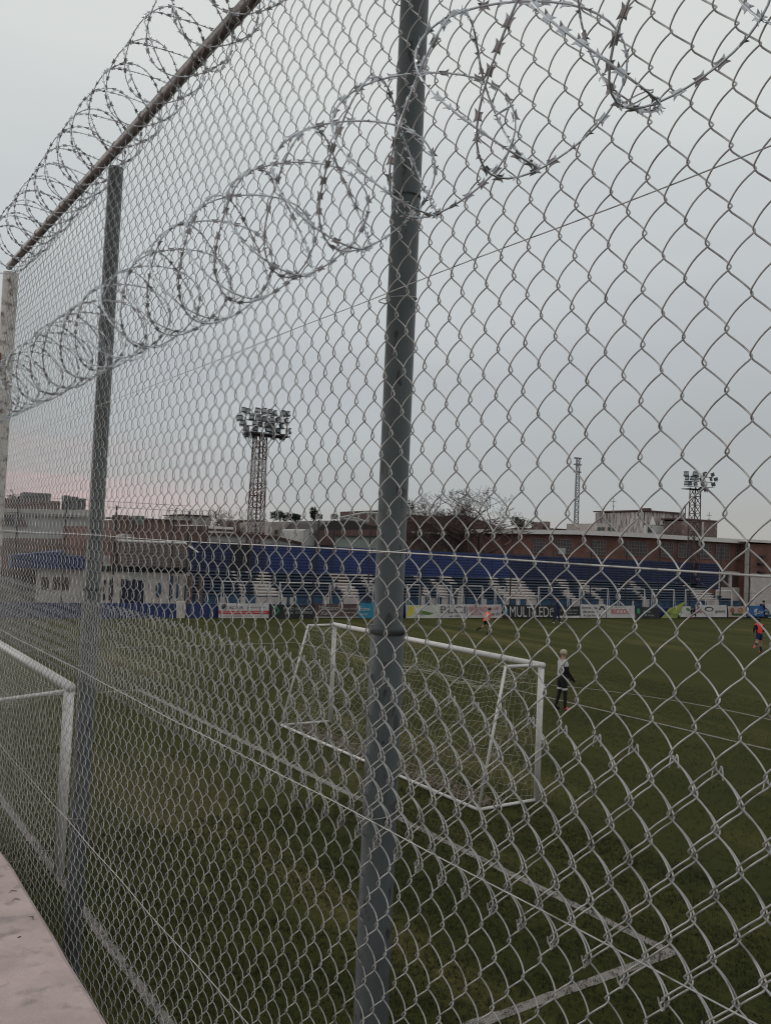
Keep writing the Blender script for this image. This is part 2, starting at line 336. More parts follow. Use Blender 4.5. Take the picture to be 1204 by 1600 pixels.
# ------------------------------------------------------------------ ground, pitch, lines
def sheet(name, x0, x1, y0, y1, z, m, nx=1, ny=1):
    mb = MB(); V = [(x0 + (x1 - x0) * i / nx, y0 + (y1 - y0) * j / ny, z) for j in range(ny + 1) for i in range(nx + 1)]
    F = [(j * (nx + 1) + i, j * (nx + 1) + i + 1, (j + 1) * (nx + 1) + i + 1, (j + 1) * (nx + 1) + i) for j in range(ny) for i in range(nx)]
    mb.add(V, F); o = mb.build(name, m, origin=(0, 0, 0)); o['kind'] = 'structure'; return o
M_earth = mat('dry_earth', (0.10, 0.085, 0.065), 0.95, 0, 0.3, 0.4)
sheet('ground', -1500, 1500, -1500, 1500, -0.012, M_earth)
sheet('pitch', -2.5, 112, -30, 46.3, 0.0, M_grass)

def line(pts, w, name='pitch_line'):
    P = np.array([(p[0], p[1]) for p in pts], float)
    # subdivide for a slightly uneven hand-limed edge
    Q = [P[0]]
    for a, b in zip(P[:-1], P[1:]):
        k = max(1, int(np.linalg.norm(b - a) / 0.12)); Q += [a + (b - a) * (i + 1) / k for i in range(k)]
    Q = np.array(Q); T = np.gradient(Q, axis=0); T /= np.linalg.norm(T, axis=1, keepdims=True); NN = np.c_[-T[:, 1], T[:, 0]]
    j1 = RNG.normal(0, 0.007, len(Q)); j2 = RNG.normal(0, 0.007, len(Q))
    A = Q + NN * (w / 2 + j1)[:, None]; B = Q - NN * (w / 2 + j2)[:, None]
    V = np.vstack([np.c_[A, np.full(len(A), 0.005)], np.c_[B, np.full(len(B), 0.005)]]); k = len(Q)
    mb = MB(); mb.add(V, [(i + 1, i, i + k, i + k + 1) for i in range(k - 1)])
    o = mb.build(name, M_chalk, origin=(0, 0, 0)); o['kind'] = 'structure'; return o
line([(3.08, -24), (3.08, 45.4)], 0.11)
line([(8.46, 6.18), (8.46, 24.6)], 0.14); line([(3.15, 6.24), (8.39, 6.24)], 0.14); line([(3.15, 24.54), (8.39, 24.54)], 0.14)
line([(19.55, -4.8), (19.45, 20), (18.65, 33.7)], 0.12); line([(3.15, 34.0), (18.59, 33.74)], 0.12); line([(3.15, -4.8), (19.5, -4.8)], 0.12)
ang = [math.radians(a) for a in range(-52, 53, 4)]
line([(14.08 + 9.15 * math.cos(a), 15.36 + 9.15 * math.sin(a)) for a in ang], 0.11)

def tufts():
    rg = np.random.default_rng(5); n1_, n2_ = 60000, 45000
    X = np.r_[rg.uniform(1.2, 11, n1_), rg.uniform(3, 26, n2_)]; Y = np.r_[rg.uniform(0.5, 13, n1_), rg.uniform(4, 26, n2_)]
    cl = np.sin(X * 1.9 + 1) * np.cos(Y * 1.4) + 0.8 * np.sin(X * 5.1 + Y * 3.7); keep = cl + rg.normal(0, .8, len(X)) > -0.9
    X, Y = X[keep], Y[keep]; k = len(X); V = []; mi = []
    base = np.repeat(np.c_[X, Y, np.zeros(k)], 3, axis=0); q = len(base)
    base[:, :2] += rg.normal(0, .012, (q, 2)); a = rg.uniform(0, 6.28, q); w = rg.uniform(.002, .006, q); h = rg.uniform(.015, .050, q); ln = rg.normal(0, .016, (q, 2))
    d = np.c_[np.cos(a) * w, np.sin(a) * w, np.zeros(q)]; tip = base + np.c_[ln, h]
    V = np.stack([base - d, base + d, tip], 1).reshape(-1, 3); F = np.arange(q * 3, dtype=np.int32)
    me = bpy.data.meshes.new('grass_blades'); me.vertices.add(len(V)); me.vertices.foreach_set('co', V.astype(np.float32).ravel())
    me.loops.add(q * 3); me.loops.foreach_set('vertex_index', F); me.polygons.add(q); me.polygons.foreach_set('loop_start', np.arange(0, q * 3, 3, dtype=np.int32))
    for nm, c in (('blade_green', (0.018, 0.026, 0.006)), ('blade_olive', (0.032, 0.032, 0.009)), ('blade_dark', (0.010, 0.015, 0.004)), ('blade_dry', (0.075, 0.064, 0.028))): me.materials.append(plain(nm, c, 0.9))
    me.polygons.foreach_set('material_index', rg.choice(4, q, p=[.4, .3, .23, .07]).astype(np.int32)); me.update(calc_edges=True)
    o = bpy.data.objects.new('grass_blades', me); COL.objects.link(o); o['kind'] = 'stuff'
    tag(o, 'short uneven grass blades growing on the near half of the pitch', 'grass')
tufts()

# ------------------------------------------------------------------ terrace the camera stands on
LX = 0.887; LZ = EYE - 1.5
e = empty('concrete_terrace', (0, 0, 0), 'pinkish concrete spectator terrace edge in the bottom left corner with bits of litter on it', 'terrace')
mb = MB()
ys = np.linspace(-6, 16, 90); ed = LX + 0.006 * np.sin(ys * 2.1) + RNG.normal(0, 0.0025, len(ys))
V = []; 
for y, x in zip(ys, ed): V += [(-3.5, y, LZ), (x - 0.02, y, LZ + 0.001), (x, y, LZ - 0.018), (x, y, LZ - 0.22)]
F = []
for i in range(len(ys) - 1):
    for j in range(3): F.append((4 * i + j, 4 * i + j + 1, 4 * i + j + 5, 4 * i + j + 4))
mb.add(V, F); mb.build('slab', M_conc, e)
mb = MB(); mb.box((-1.35, 5, (LZ - 0.22) / 2), (4.3, 22, LZ - 0.221)); mb.build('retaining_wall', M_conc, e)
mb = MB()
for k in range(46):
    y = random.uniform(2.2, 5.5); x = random.uniform(0.1, LX - 0.03); r = random.uniform(0.002, 0.006)
    mb.box((x, y, LZ + 0.002), (r * 2, r, 0.002), random.random() * 3)
tag(mb.build('litter', M_litter, e), kind='stuff')
for k, (px, py) in enumerate([(27, 1392), (52, 1437), (32, 1405)]):
    p = gnd(px, py, LZ + 0.003); mb = MB(); a = random.random() * 3
    mb.tube([p, p + np.array([0.02 * math.cos(a), 0.02 * math.sin(a), 0.003]), p + np.array([0.034 * math.cos(a + .5), 0.034 * math.sin(a + .5), 0.001])], [0.0012, 0.002, 0.0005], 5)
    mb.build('twig', M_litter, e)

# ------------------------------------------------------------------ chain link fence
FX = 1.0; HY = 0.0347; HZ = 0.0411        # half width and half height of a diamond
fence = empty('chain_link_fence', (FX, 0, 0), 'tall galvanised chain link fence with dark grey posts filling the foreground', 'fence')
def tube_obj_data(P, r, n):
    k = len(P); T = np.gradient(P, axis=0); T /= np.linalg.norm(T, axis=1, keepdims=True)
    A = np.cross(T, np.array([1.0, 0.0, 0.0])); A /= np.linalg.norm(A, axis=1, keepdims=True) + 1e-12; B = np.cross(T, A)
    th = np.arange(n) * 2 * math.pi / n
    V = P[:, None] + r * (np.cos(th)[None, :, None] * A[:, None] + np.sin(th)[None, :, None] * B[:, None])
    i = np.arange(k - 1)[:, None]; j = np.arange(n)[None, :]
    F = np.stack([i * n + j, i * n + (j + 1) % n, (i + 1) * n + (j + 1) % n, (i + 1) * n + j], -1).reshape(-1, 4)
    return V.reshape(-1, 3), F
def sag(y, z):
    dx = 0.006 * math.sin(1.7 * y + 0.8) * math.cos(1.3 * z) + 0.004 * np.sin(3.1 * z + y)
    return dx
def strand(c, zt, zb, y0, z0, fx, top_hook, lod):
    """one woven wire: column c, zig-zagging between y0+c*HY and y0+(c+1)*HY from zt down to zb"""
    us = [0, 0.05, 0.11, 0.2, 0.35, 0.5, 0.65, 0.8, 0.89, 0.95] if lod == 0 else ([0, 0.07, 0.2, 0.5, 0.8, 0.93] if lod == 1 else [0, 0.12, 0.5, 0.88])
    pts = []
    k0 = math.floor((z0 - zt) / HZ); k1 = math.ceil((z0 - zb) / HZ)
    for k in range(k0, k1):
        # node k at z0-k*HZ ; right side (near camera end, small y) when (k+c) even
        right = (k + c) % 2 == 0
        for u in us:
            # flat run between two rounded bends
            if u < 0.11: w = 0.5 * (u / 0.11) ** 2 * 0.10
            elif u > 0.89: w = 1 - 0.5 * ((1 - u) / 0.11) ** 2 * 0.10
            else: w = 0.05 + (u - 0.11) / 0.78 * 0.90
            y_r, y_l = c * HY - 0.0013, (c + 1) * HY + 0.0013
            y = y_r + (y_l - y_r) * w if right else y_l + (y_r - y_l) * w
            z = z0 - (k + u) * HZ
            d = 0.0092 * (max(0, math.sin(math.pi * u))) ** 0.75
            # runs falling to the left (towards larger y) lie in front, the others behind
            x = -d if right else d
            pts.append((x, y0 + y, z))
    P = np.array(pts)
    P = P[(P[:, 2] <= zt) & (P[:, 2] >= zb)]
    P[:, 0] += fx + 0.006 * np.sin(1.7 * P[:, 1] + 0.8) * np.cos(1.3 * P[:, 2]) + 0.003 * np.sin(3.1 * P[:, 2] + P[:, 1])
    P[:, 1] += 0.0012 * np.sin(23 * P[:, 2] + 17 * P[:, 1]) + 0.0020 * np.sin(9 * P[:, 2] + 2.3 * P[:, 1]) + 0.0012 * math.sin(c * 1.7)
    P[:, 2] += 0.0016 * np.sin(5.1 * P[:, 1] + 3 * P[:, 2]) + 0.0010 * math.sin(c * 2.9 + fx * 77)
    # cut ends turned over into a hook
    s2 = 1 if c % 2 else -1
    def hook(p, sgn):
        if sgn > 0: return np.array([p + np.array([0, s2 * 0.001, 0.004]), p + np.array([-0.001, s2 * 0.003, 0.003]), p + np.array([-0.002, s2 * 0.0055, -0.013])])
        return np.array([p + np.array([0, s2 * 0.001, -0.006]), p + np.array([-0.002, s2 * 0.004, -0.008]), p + np.array([-0.003, s2 * 0.008, -0.004]), p + np.array([-0.004, s2 * 0.010, 0.006])])
    P = np.vstack([P, hook(P[-1], -1)])
    if top_hook: P = np.vstack([hook(P[0], 1)[::-1], P])
    return P
def mesh_from(name, V, F, m):
    me = bpy.data.meshes.new(name); nv = len(V); nf = len(F)
    me.vertices.add(nv); me.vertices.foreach_set('co', np.asarray(V, np.float32).ravel())
    me.loops.add(nf * 4); me.loops.foreach_set('vertex_index', F.astype(np.int32).ravel())
    me.polygons.add(nf); me.polygons.foreach_set('loop_start', np.arange(0, nf * 4, 4, dtype=np.int32))
    me.polygons.foreach_set('use_smooth', np.ones(nf, bool))
    me.update(calc_edges=True); me.materials.append(m); return me
c_lo = -21; c_hi = 141
strands = []
for layer in (0, 1):
    for c in range(c_lo, c_hi):
        if layer == 0: a = dict(zt=EYE + 1.575, zb=EYE - 0.605, y0=0.7505, z0=EYE - 0.022, fx=FX, top_hook=False)
        else: a = dict(zt=EYE - 0.272, zb=EYE - 2.25, y0=0.7500, z0=EYE - 0.0295, fx=FX + 0.009, top_hook=True)
        y = a['y0'] + c * HY
        lod = 0 if y < 1.7 else (1 if y < 3.2 else 2)
        strands.append((y, layer, c, a, lod))
strands.sort(key=lambda q: q[0])
restV, restF, ro = [], [], 0
for i, (y, layer, c, a, lod) in enumerate(strands):
    P = strand(c, lod=lod, **a); V, F = tube_obj_data(P, 0.00135, 6 if lod == 0 else (5 if lod == 1 else 4))
    V = V - ORI[fence.name]
    if i < 298:
        me = mesh_from('mesh_wire', V, F, M_galv); o = bpy.data.objects.new('mesh_wire', me); COL.objects.link(o); o.parent = fence
    else:
        restV.append(V); restF.append(F + ro); ro += len(V)
me = mesh_from('distant_mesh', np.vstack(restV), np.vstack(restF), M_galv)
o = bpy.data.objects.new('distant_mesh', me); COL.objects.link(o); o.parent = fence; o['kind'] = 'stuff'

# tension wires
def tension(zs, x, r, ya=-0.6, yb=5.62, amp=0.004):
    ys = np.linspace(ya, yb, 60); zz = np.interp(ys, [ya, yb], zs)
    P = np.c_[x + 0.002 * np.sin(ys * 9), ys, zz - amp * np.sin((ys - ya) * math.pi / 2.155) ** 2]
    mb = MB(); mb.tube(P, r, 6); mb.build('tension_wire', M_galv, fence, smooth=True)
tension((EYE + 0.538, EYE + 0.515), FX - 0.004, 0.0011)
tension((EYE - 0.016, EYE - 0.004), FX - 0.010, 0.0016)
tension((EYE - 0.549, EYE - 0.565), FX - 0.012, 0.0013)
tension((EYE - 1.20, EYE - 1.17), FX - 0.010, 0.0013)

# posts
PX = FX + 0.052
def post(y, ztop, zs):
    mb = MB(); zb = 0.9
    z = [zb, zs, zs + 0.004, ztop]; r = [0.0365, 0.0365, 0.0315, 0.031]
    mb.tube([(PX, y, q) for q in z], r, 24); o = mb.build('post', M_post, fence, smooth=True)
    c = MB(); c.tube([(PX, y, zs - 0.012), (PX, y, zs + 0.006)], 0.0385, 24); c.build('collar', M_post, o, smooth=True)
    c = MB(); c.tube([(PX, y, zs + 0.93), (PX, y, zs + 0.935)], 0.0325, 24); c.build('weld_seam', M_post, o, smooth=True)
    # fixing arm to the terrace wall
    b = MB(); b.box(((LX + PX) / 2, y, 1.4), (PX - LX, 0.05, 0.05)); b.box(((LX + PX) / 2, y, 2.45), (PX - LX, 0.05, 0.05)); b.build('wall_bracket', M_post, o)
    for zt in (-1.19, -0.56, -0.01, 0.53, 1.2):
        t = MB(); th = np.linspace(0, 2 * math.pi, 22)
        t.tube(np.c_[PX + 0.002 + 0.041 * np.cos(th) - 0.012, y + 0.040 * np.sin(th), EYE + zt + 0.006 * np.sin(th + y)], 0.0013, 5, cap=False)
        t.build('tie_wire', M_galv, o, smooth=True)
    return o
for y, zs in ((1.508, EYE - 0.175), (3.70, EYE - 0.23), (-0.72, EYE - 0.2)):
    post(y, EYE + 1.575, zs)
# white peeling end post
mb = MB(); mb.tube([(PX - 0.03, 5.74, 0.0), (PX - 0.03, 5.74, EYE + 1.60)], 0.045, 24); ep = mb.build('end_post', M_endpost, fence, smooth=True); ep['label'] = 'white end post with peeling rusty paint'
for z, h, w_ in ((EYE + 1.02, 0.13, 0.05), (EYE + 0.72, 0.1, 0.045), (EYE + 0.5, 0.07, 0.04), (EYE - 0.1, 0.09, 0.035)):
    mb = MB(); mb.box((PX - 0.078, 5.72, z), (0.004, w_, h), 0.5); mb.build('plate', M_sign, ep)
# top rail
ys = np.linspace(-1.4, 5.8, 40)
mb = MB(); mb.tube(np.c_[np.full(40, FX + 0.02), ys, EYE + np.interp(ys, [-1.4, 2.3, 5.8], [1.585, 1.592, 1.655])], 0.0215, 18)
mb.build('top_rail', M_rail, fence, smooth=True)
for y in np.arange(-0.5, 5.6, 0.29):
    mb = MB()
    th = np.linspace(0, 4 * math.pi, 26); yy = y + random.uniform(-0.04, 0.04); z = EYE + np.interp(yy, [-1.4, 2.3, 5.8], [1.585, 1.592, 1.655])
    mb.tube(np.c_[FX + 0.02 + 0.024 * np.cos(th), yy + 0.004 * th / 3, z + 0.024 * np.sin(th)], 0.0013, 4)
    mb.build('rail_tie', M_galv, fence)

# ------------------------------------------------------------------ razor wire coils
def barb_mesh():
    v = []
    t = 0.0004
    K = 1.05
    # two bow-tie blades on one plate: outline in (tangent, width)
    outl = [(-0.0090, 0.0066), (-0.0030, 0.0046), (0.0030, 0.0046), (0.0090, 0.0066), (0.0058, 0.0), (0.0090, -0.0066), (0.0030, -0.0046), (-0.0030, -0.0046), (-0.0090, -0.0066), (-0.0058, 0.0)]
    outl = [(a * K, b * K) for a, b in outl]; k = len(outl)
    bend = [0.0035 if i in (0, 5) else (-0.0035 if i in (3, 8) else 0) for i in range(k)]
    v = [(a, b, t + w) for (a, b), w in zip(outl, bend)] + [(a, b, -t + w) for (a, b), w in zip(outl, bend)]
    top = [(0, 1, 9), (1, 2, 4, 9), (2, 3, 4), (4, 5, 6), (4, 6, 7, 9), (7, 8, 9)]
    f = list(top) + [tuple(i + k for i in reversed(q)) for q in top] + [(i, i + k, (i + 1) % k + k, (i + 1) % k) for i in range(k)]
    me = bpy.data.meshes.new('barb'); me.from_pydata(v, [], f); me.materials.append(M_razor); return me
BARB = barb_mesh(); BV = np.array([v.co[:] for v in BARB.vertices]); BF = [tuple(p.vertices) for p in BARB.polygons]
def coil(name, cx, cz, rx, rz, P, A, ph, label, seed, ya=-0.75, yb=5.65, keep=296, slope=0.0, yoff=0.0):
    rg = np.random.default_rng(seed)
    root = empty(name, (cx, ya, EYE + cz), label, 'razor wire', 'coils of razor wire on the fence')
    turns = (yb - ya) / P; th = np.arange(0, turns * 2 * math.pi, 2 * math.pi / 44)
    k = th / (2 * math.pi)
    wob = np.interp(th, np.linspace(0, th[-1], int(turns * 1.5)), rg.normal(0, 1, int(turns * 1.5)))
    wob2 = np.interp(th, np.linspace(0, th[-1], int(turns * 1.2)), rg.normal(0, 1, int(turns * 1.2)))
    y = ya + P * k + A * np.sin(1.5 * th + ph) + 0.010 * wob + yoff
    rr = 1 + 0.035 * wob2 + 0.03 * np.sin(3 * th + 1)
    X = cx + rx * rr * np.cos(th); Z = EYE + cz + slope * (y - 1) + rz * rr * np.sin(th)
    Pth = np.c_[X, y, Z]
    m = MB(); m.tube(Pth, 0.0018, 6); m.build('core_wire', M_razor, root, smooth=True)
    # barbs at even arc length
    sg = np.linalg.norm(np.diff(Pth, axis=0), axis=1); S = np.r_[0, np.cumsum(sg)]
    q = np.arange(0.01, S[-1], 0.032)
    Q = np.c_[[np.interp(q, S, Pth[:, i]) for i in range(3)]].T
    Q2 = np.c_[[np.interp(q + 0.004, S, Pth[:, i]) for i in range(3)]].T
    T = Q2 - Q; T /= np.linalg.norm(T, axis=1, keepdims=True)
    thq = np.interp(q, S, th)
    cand = []
    for i in range(len(Q)):
        rad = np.array([math.cos(thq[i]), 0, math.sin(thq[i])]); b = rad * 0.5 + rg.normal(0, 0.8, 3)
        b = b - T[i] * (b @ T[i]); b /= np.linalg.norm(b); nn = np.cross(T[i], b)
        Rm = np.c_[T[i], b, nn]; d = Q[i] - np.array([0, 0, EYE]); dep = d @ CF
        px = 602 + FPX * (d @ CR) / max(dep, .01); py = 800 - FPX * (d @ CU) / max(dep, .01)
        vis = dep > 0.1 and -20 < px < 1224 and -20 < py < 1620
        cand.append((dep if vis else 90 + i * 1e-3, i, Rm))
    cand.sort(key=lambda c: c[0])
    for dep, i, Rm in cand[:keep]: inst('barb', BARB, root, Q[i], Rm)
    mr = MB()
    for dep, i, Rm in cand[keep:]: mr.add(BV @ Rm.T + Q[i], BF)
    r_ = mr.build('distant_barbs', M_razor, root); r_['kind'] = 'stuff'
    # clips where neighbouring turns touch
    tt = th[0] + (math.pi / 2 - ph) / 1.5
    while tt < th[-1] - 7:
        p = np.array([np.interp(tt, th, Pth[:, i]) for i in range(3)]); p2 = np.array([np.interp(tt + 2 * math.pi, th, Pth[:, i]) for i in range(3)])
        c = (p + p2) / 2; rad = np.array([math.cos(tt), 0, math.sin(tt)]); w = abs(p2[1] - p[1]) / 2 + 0.004
        a = np.linspace(0, 2 * math.pi, 12)
        ringp = c[None] + np.outer(np.cos(a) * w, [0, 1, 0]) + np.outer(np.sin(a) * 0.005, rad)
        if w < 0.03:
            mc = MB(); mc.tube(ringp, 0.0012, 4); mc.build('clip', M_razor, root)
        tt += 2 * math.pi / 1.5
    return root
coil('razor_wire_coil', FX - 0.13, 0.717, 0.125, 0.130, 0.119, 0.086, 0.9, 'lower razor wire coil strapped to the fence face in front of the posts', 3, yoff=-0.10)
coil('razor_wire_coil', FX - 0.025, 1.630, 0.134, 0.134, 0.112, 0.080, 2.2, 'upper razor wire coil wound around the rusty top rail', 5, slope=0.012)

# ------------------------------------------------------------------ goals
def cords(mb, fn, nu, nv, r, su=1, sv=1, sides=3):
    """net: cords along u and v of a patch fn(u,v)"""
    for i in range(nu + 1):
        mb.tube([fn(i / nu, j / (nv * sv)) for j in range(nv * sv + 1)], r, sides, cap=False)
    for j in range(nv + 1):
        mb.tube([fn(i / (nu * su), j / nv) for i in range(nu * su + 1)], r, sides, cap=False)
def noise3(a, b, s):
    return math.sin(a * 7.1 + s) * math.cos(b * 5.3 + 1.3 * s) + 0.6 * math.sin(a * 17.3 + 2 * s + b * 9) + 0.4 * math.cos(b * 23 - a * 11 + s)

# portable goal, back towards the camera
g = empty('football_goal', (11.22, 14.9, 0), 'white portable goal standing on the pitch with its back to the camera', 'goal')
A0 = np.array([11.24, 11.22, 0]); A1 = np.array([11.30, 18.52, 0]); Hh = np.array([0, 0, 2.44])
Bt0 = np.array([10.45, 11.30, 2.44]); Bt1 = np.array([10.50, 18.45, 2.44])
Bb0 = np.array([9.88, 11.23, 0.04]); Bb1 = np.array([9.95, 18.57, 0.04])
for p in (A0, A1): mb = MB(); mb.bar(p, p + Hh, 0.055, 16); mb.build('post', M_goal, g, smooth=True)
mb = MB(); mb.bar(A0 + Hh - [0, .055, 0], A1 + Hh + [0, .055, 0], 0.055, 16); mb.build('crossbar', M_goal, g, smooth=True)
for a, b in ((A0 + Hh, Bt0), (A1 + Hh, Bt1)): mb = MB(); mb.bar(a, b, 0.028, 10); mb.build('top_arm', M_goal, g, smooth=True)
for a, b in ((Bt0, Bb0), (Bt1, Bb1)): mb = MB(); mb.bar(a, b, 0.026, 10); mb.build('stanchion', M_goal, g, smooth=True)
for a, b in ((A0 + [0, 0, .04], Bb0), (A1 + [0, 0, .04], Bb1)): mb = MB(); mb.bar(a, b, 0.028, 10); mb.build('side_ground_bar', M_goal, g, smooth=True)
mb = MB(); mb.bar(Bb0, Bb1, 0.028, 10); mb.build('rear_ground_bar', M_goal, g, smooth=True)
def back(u, v):      # v: 0 crossbar height rear -> ground, sagging and bunched
    a = Bt0 + (Bt1 - Bt0) * u; b = Bb0 + (Bb1 - Bb0) * u
    hang = 0.75 * (math.sin(math.pi * u) ** 0.5)          # middle of the net has slipped down
    a = a + np.array([0.45, 0, -hang * (0.8 + 0.25 * math.sin(u * 11))])* (1 if 0.02 < u < 0.98 else 0)
    p = a + (b - a) * v; s = math.sin(math.pi * v)
    return p + np.array([0.22 * s + 0.05 * noise3(u * 3, v * 2, 1), 0.06 * noise3(u * 4, v * 3, 2), 0.05 * noise3(u * 5, v * 2, 3) * (s + .2)])
def side(P0, T0, Bt_, Bb_, sd):
    def f(u, v):
        top = (P0 + Hh) + (Bt_ - P0 - Hh) * u; bot = P0 + (Bb_ - P0) * u
        top = top - np.array([0, 0, 0.12 * math.sin(math.pi * u) + 0.05])
        p = top + (bot - top) * v
        return p + np.array([0.03 * noise3(u * 2, v * 4, sd), 0.09 * noise3(u * 2 + 3, v * 3, sd + 1) * math.sin(math.pi * min(1, max(0, v))) , 0.03 * noise3(u * 3, v * 3, sd + 2)])
    return f
def roofn(u, v):
    a = A0 + Hh + (A1 - A0) * u; hang = 0.75 * (math.sin(math.pi * u) ** 0.5) * (0.8 + 0.25 * math.sin(u * 11))
    b = Bt0 + (Bt1 - Bt0) * u + (np.array([0.45, 0, -hang]) if 0.02 < u < 0.98 else 0)
    p = a + (b - a) * v
    return p + np.array([0, 0.05 * noise3(u * 4, v * 2, 5), -0.35 * math.sin(math.pi * v) * (0.4 + 0.6 * math.sin(math.pi * u)) + 0.05 * noise3(u * 5, v, 6)])
mb = MB(); cords(mb, back, 54, 17, 0.0025); cords(mb, side(A0, Hh, Bt0, Bb0, 3), 11, 18, 0.0025); cords(mb, side(A1, Hh, Bt1, Bb1, 7), 11, 18, 0.0025); cords(mb, roofn, 50, 7, 0.0025)
mb.build('net', M_net, g)
mb = MB()
for k in range(900):      # loose net heaped on the ground inside the rear bar
    y = 11.4 + 7.0 * random.random(); x = 10.05 + abs(random.gauss(0, 0.26)); z = max(0.012, 0.14 * random.random() * math.exp(-abs(x - 10.2) * 2))
    a = random.random() * 6.3; l_ = random.uniform(0.06, 0.22)
    mb.tube([(x, y, z), (x + l_ * .5 * math.cos(a), y + l_ * .5 * math.sin(a), z + 0.03), (x + l_ * math.cos(a + .6), y + l_ * math.sin(a + .6), 0.01)], 0.0034, 3, cap=False)
hp = mb.build('heaped_net', mat('dirty_net', (0.26, 0.20, 0.17), 0.9), g); hp['kind'] = 'stuff'

# goal on the goal line
g2 = empty('football_goal', (3.1, 15.3, 0), 'white goal on the goal line cut off by the left edge', 'goal')
C0 = np.array([3.10, 11.70, 0]); C1 = np.array([3.10, 19.02, 0])
for p in (C0, C1): mb = MB(); mb.bar(p, p + Hh, 0.068, 18); mb.build('post', M_goal, g2, smooth=True)
mb = MB(); mb.bar(C0 + Hh - [0, .068, 0], C1 + Hh + [0, .068, 0], 0.065, 18); mb.build('crossbar', M_goal, g2, smooth=True)
D0 = np.array([2.15, 11.75, 2.30]); D1 = np.array([2.15, 18.97, 2.30]); G0 = np.array([1.45, 11.75, 0.03]); G1 = np.array([1.45, 18.97, 0.03])
for a, b in ((C0 + Hh - [0, 0, .05], D0), (C1 + Hh - [0, 0, .05], D1)): mb = MB(); mb.bar(a, b, 0.026, 10); mb.build('top_arm', M_goal, g2, smooth=True)
for a, b in ((D0, G0), (D1, G1)): mb = MB(); mb.bar(a, b, 0.022, 10); mb.build('stanchion', M_goal, g2, smooth=True)
mb = MB(); mb.bar(G0, G1, 0.026, 10); mb.build('rear_ground_bar', M_goal, g2, smooth=True)
def back2(u, v):
    a = D0 + (D1 - D0) * u; b = G0 + (G1 - G0) * u; p = a + (b - a) * v
    return p + np.array([0.25 * math.sin(math.pi * v) + 0.03 * noise3(u * 3, v * 2, 1), 0.03 * noise3(u * 4, v * 3, 2), -0.1 * math.sin(math.pi * u) * (1 - v)])
def roof2(u, v):
    a = C0 + Hh + (C1 - C0) * u; b = D0 + (D1 - D0) * u; p = a + (b - a) * v; return p - np.array([0, 0, 0.12 * math.sin(math.pi * v)])
def side2(u, v):
    top = C0 + Hh + (D0 - C0 - Hh) * u; bot = C0 + (G0 - C0) * u; p = top + (bot - top) * v
    return p + np.array([0, 0.07 * noise3(u * 2, v * 3, 4), 0.03 * noise3(u, v * 4, 5)])
mb = MB(); cords(mb, back2, 58, 20, 0.0028); cords(mb, roof2, 58, 8, 0.0028); cords(mb, side2, 12, 20, 0.0028); mb.build('net', M_net, g2)

# ------------------------------------------------------------------ far side: low wall and advertising banners
bw = empty('low_blue_wall', fw(20, 0.3, 0), 'low blue painted wall along the far touchline behind the banners', 'wall')
segs = [(-9, at(276, 970, 0.2)[0]), (at(291, 970, .2)[0], 75)]
for s0, s1 in segs: mb = MB(); fbox(mb, s0, s1, 0.2, 0.35, 0, 0.78); mb.build('wall_run', M_blue, bw)
mb = MB(); pbox(mb, 277, 290, 940, 973, 0.12, 0.4); mb.build('pillar', M_white, bw)

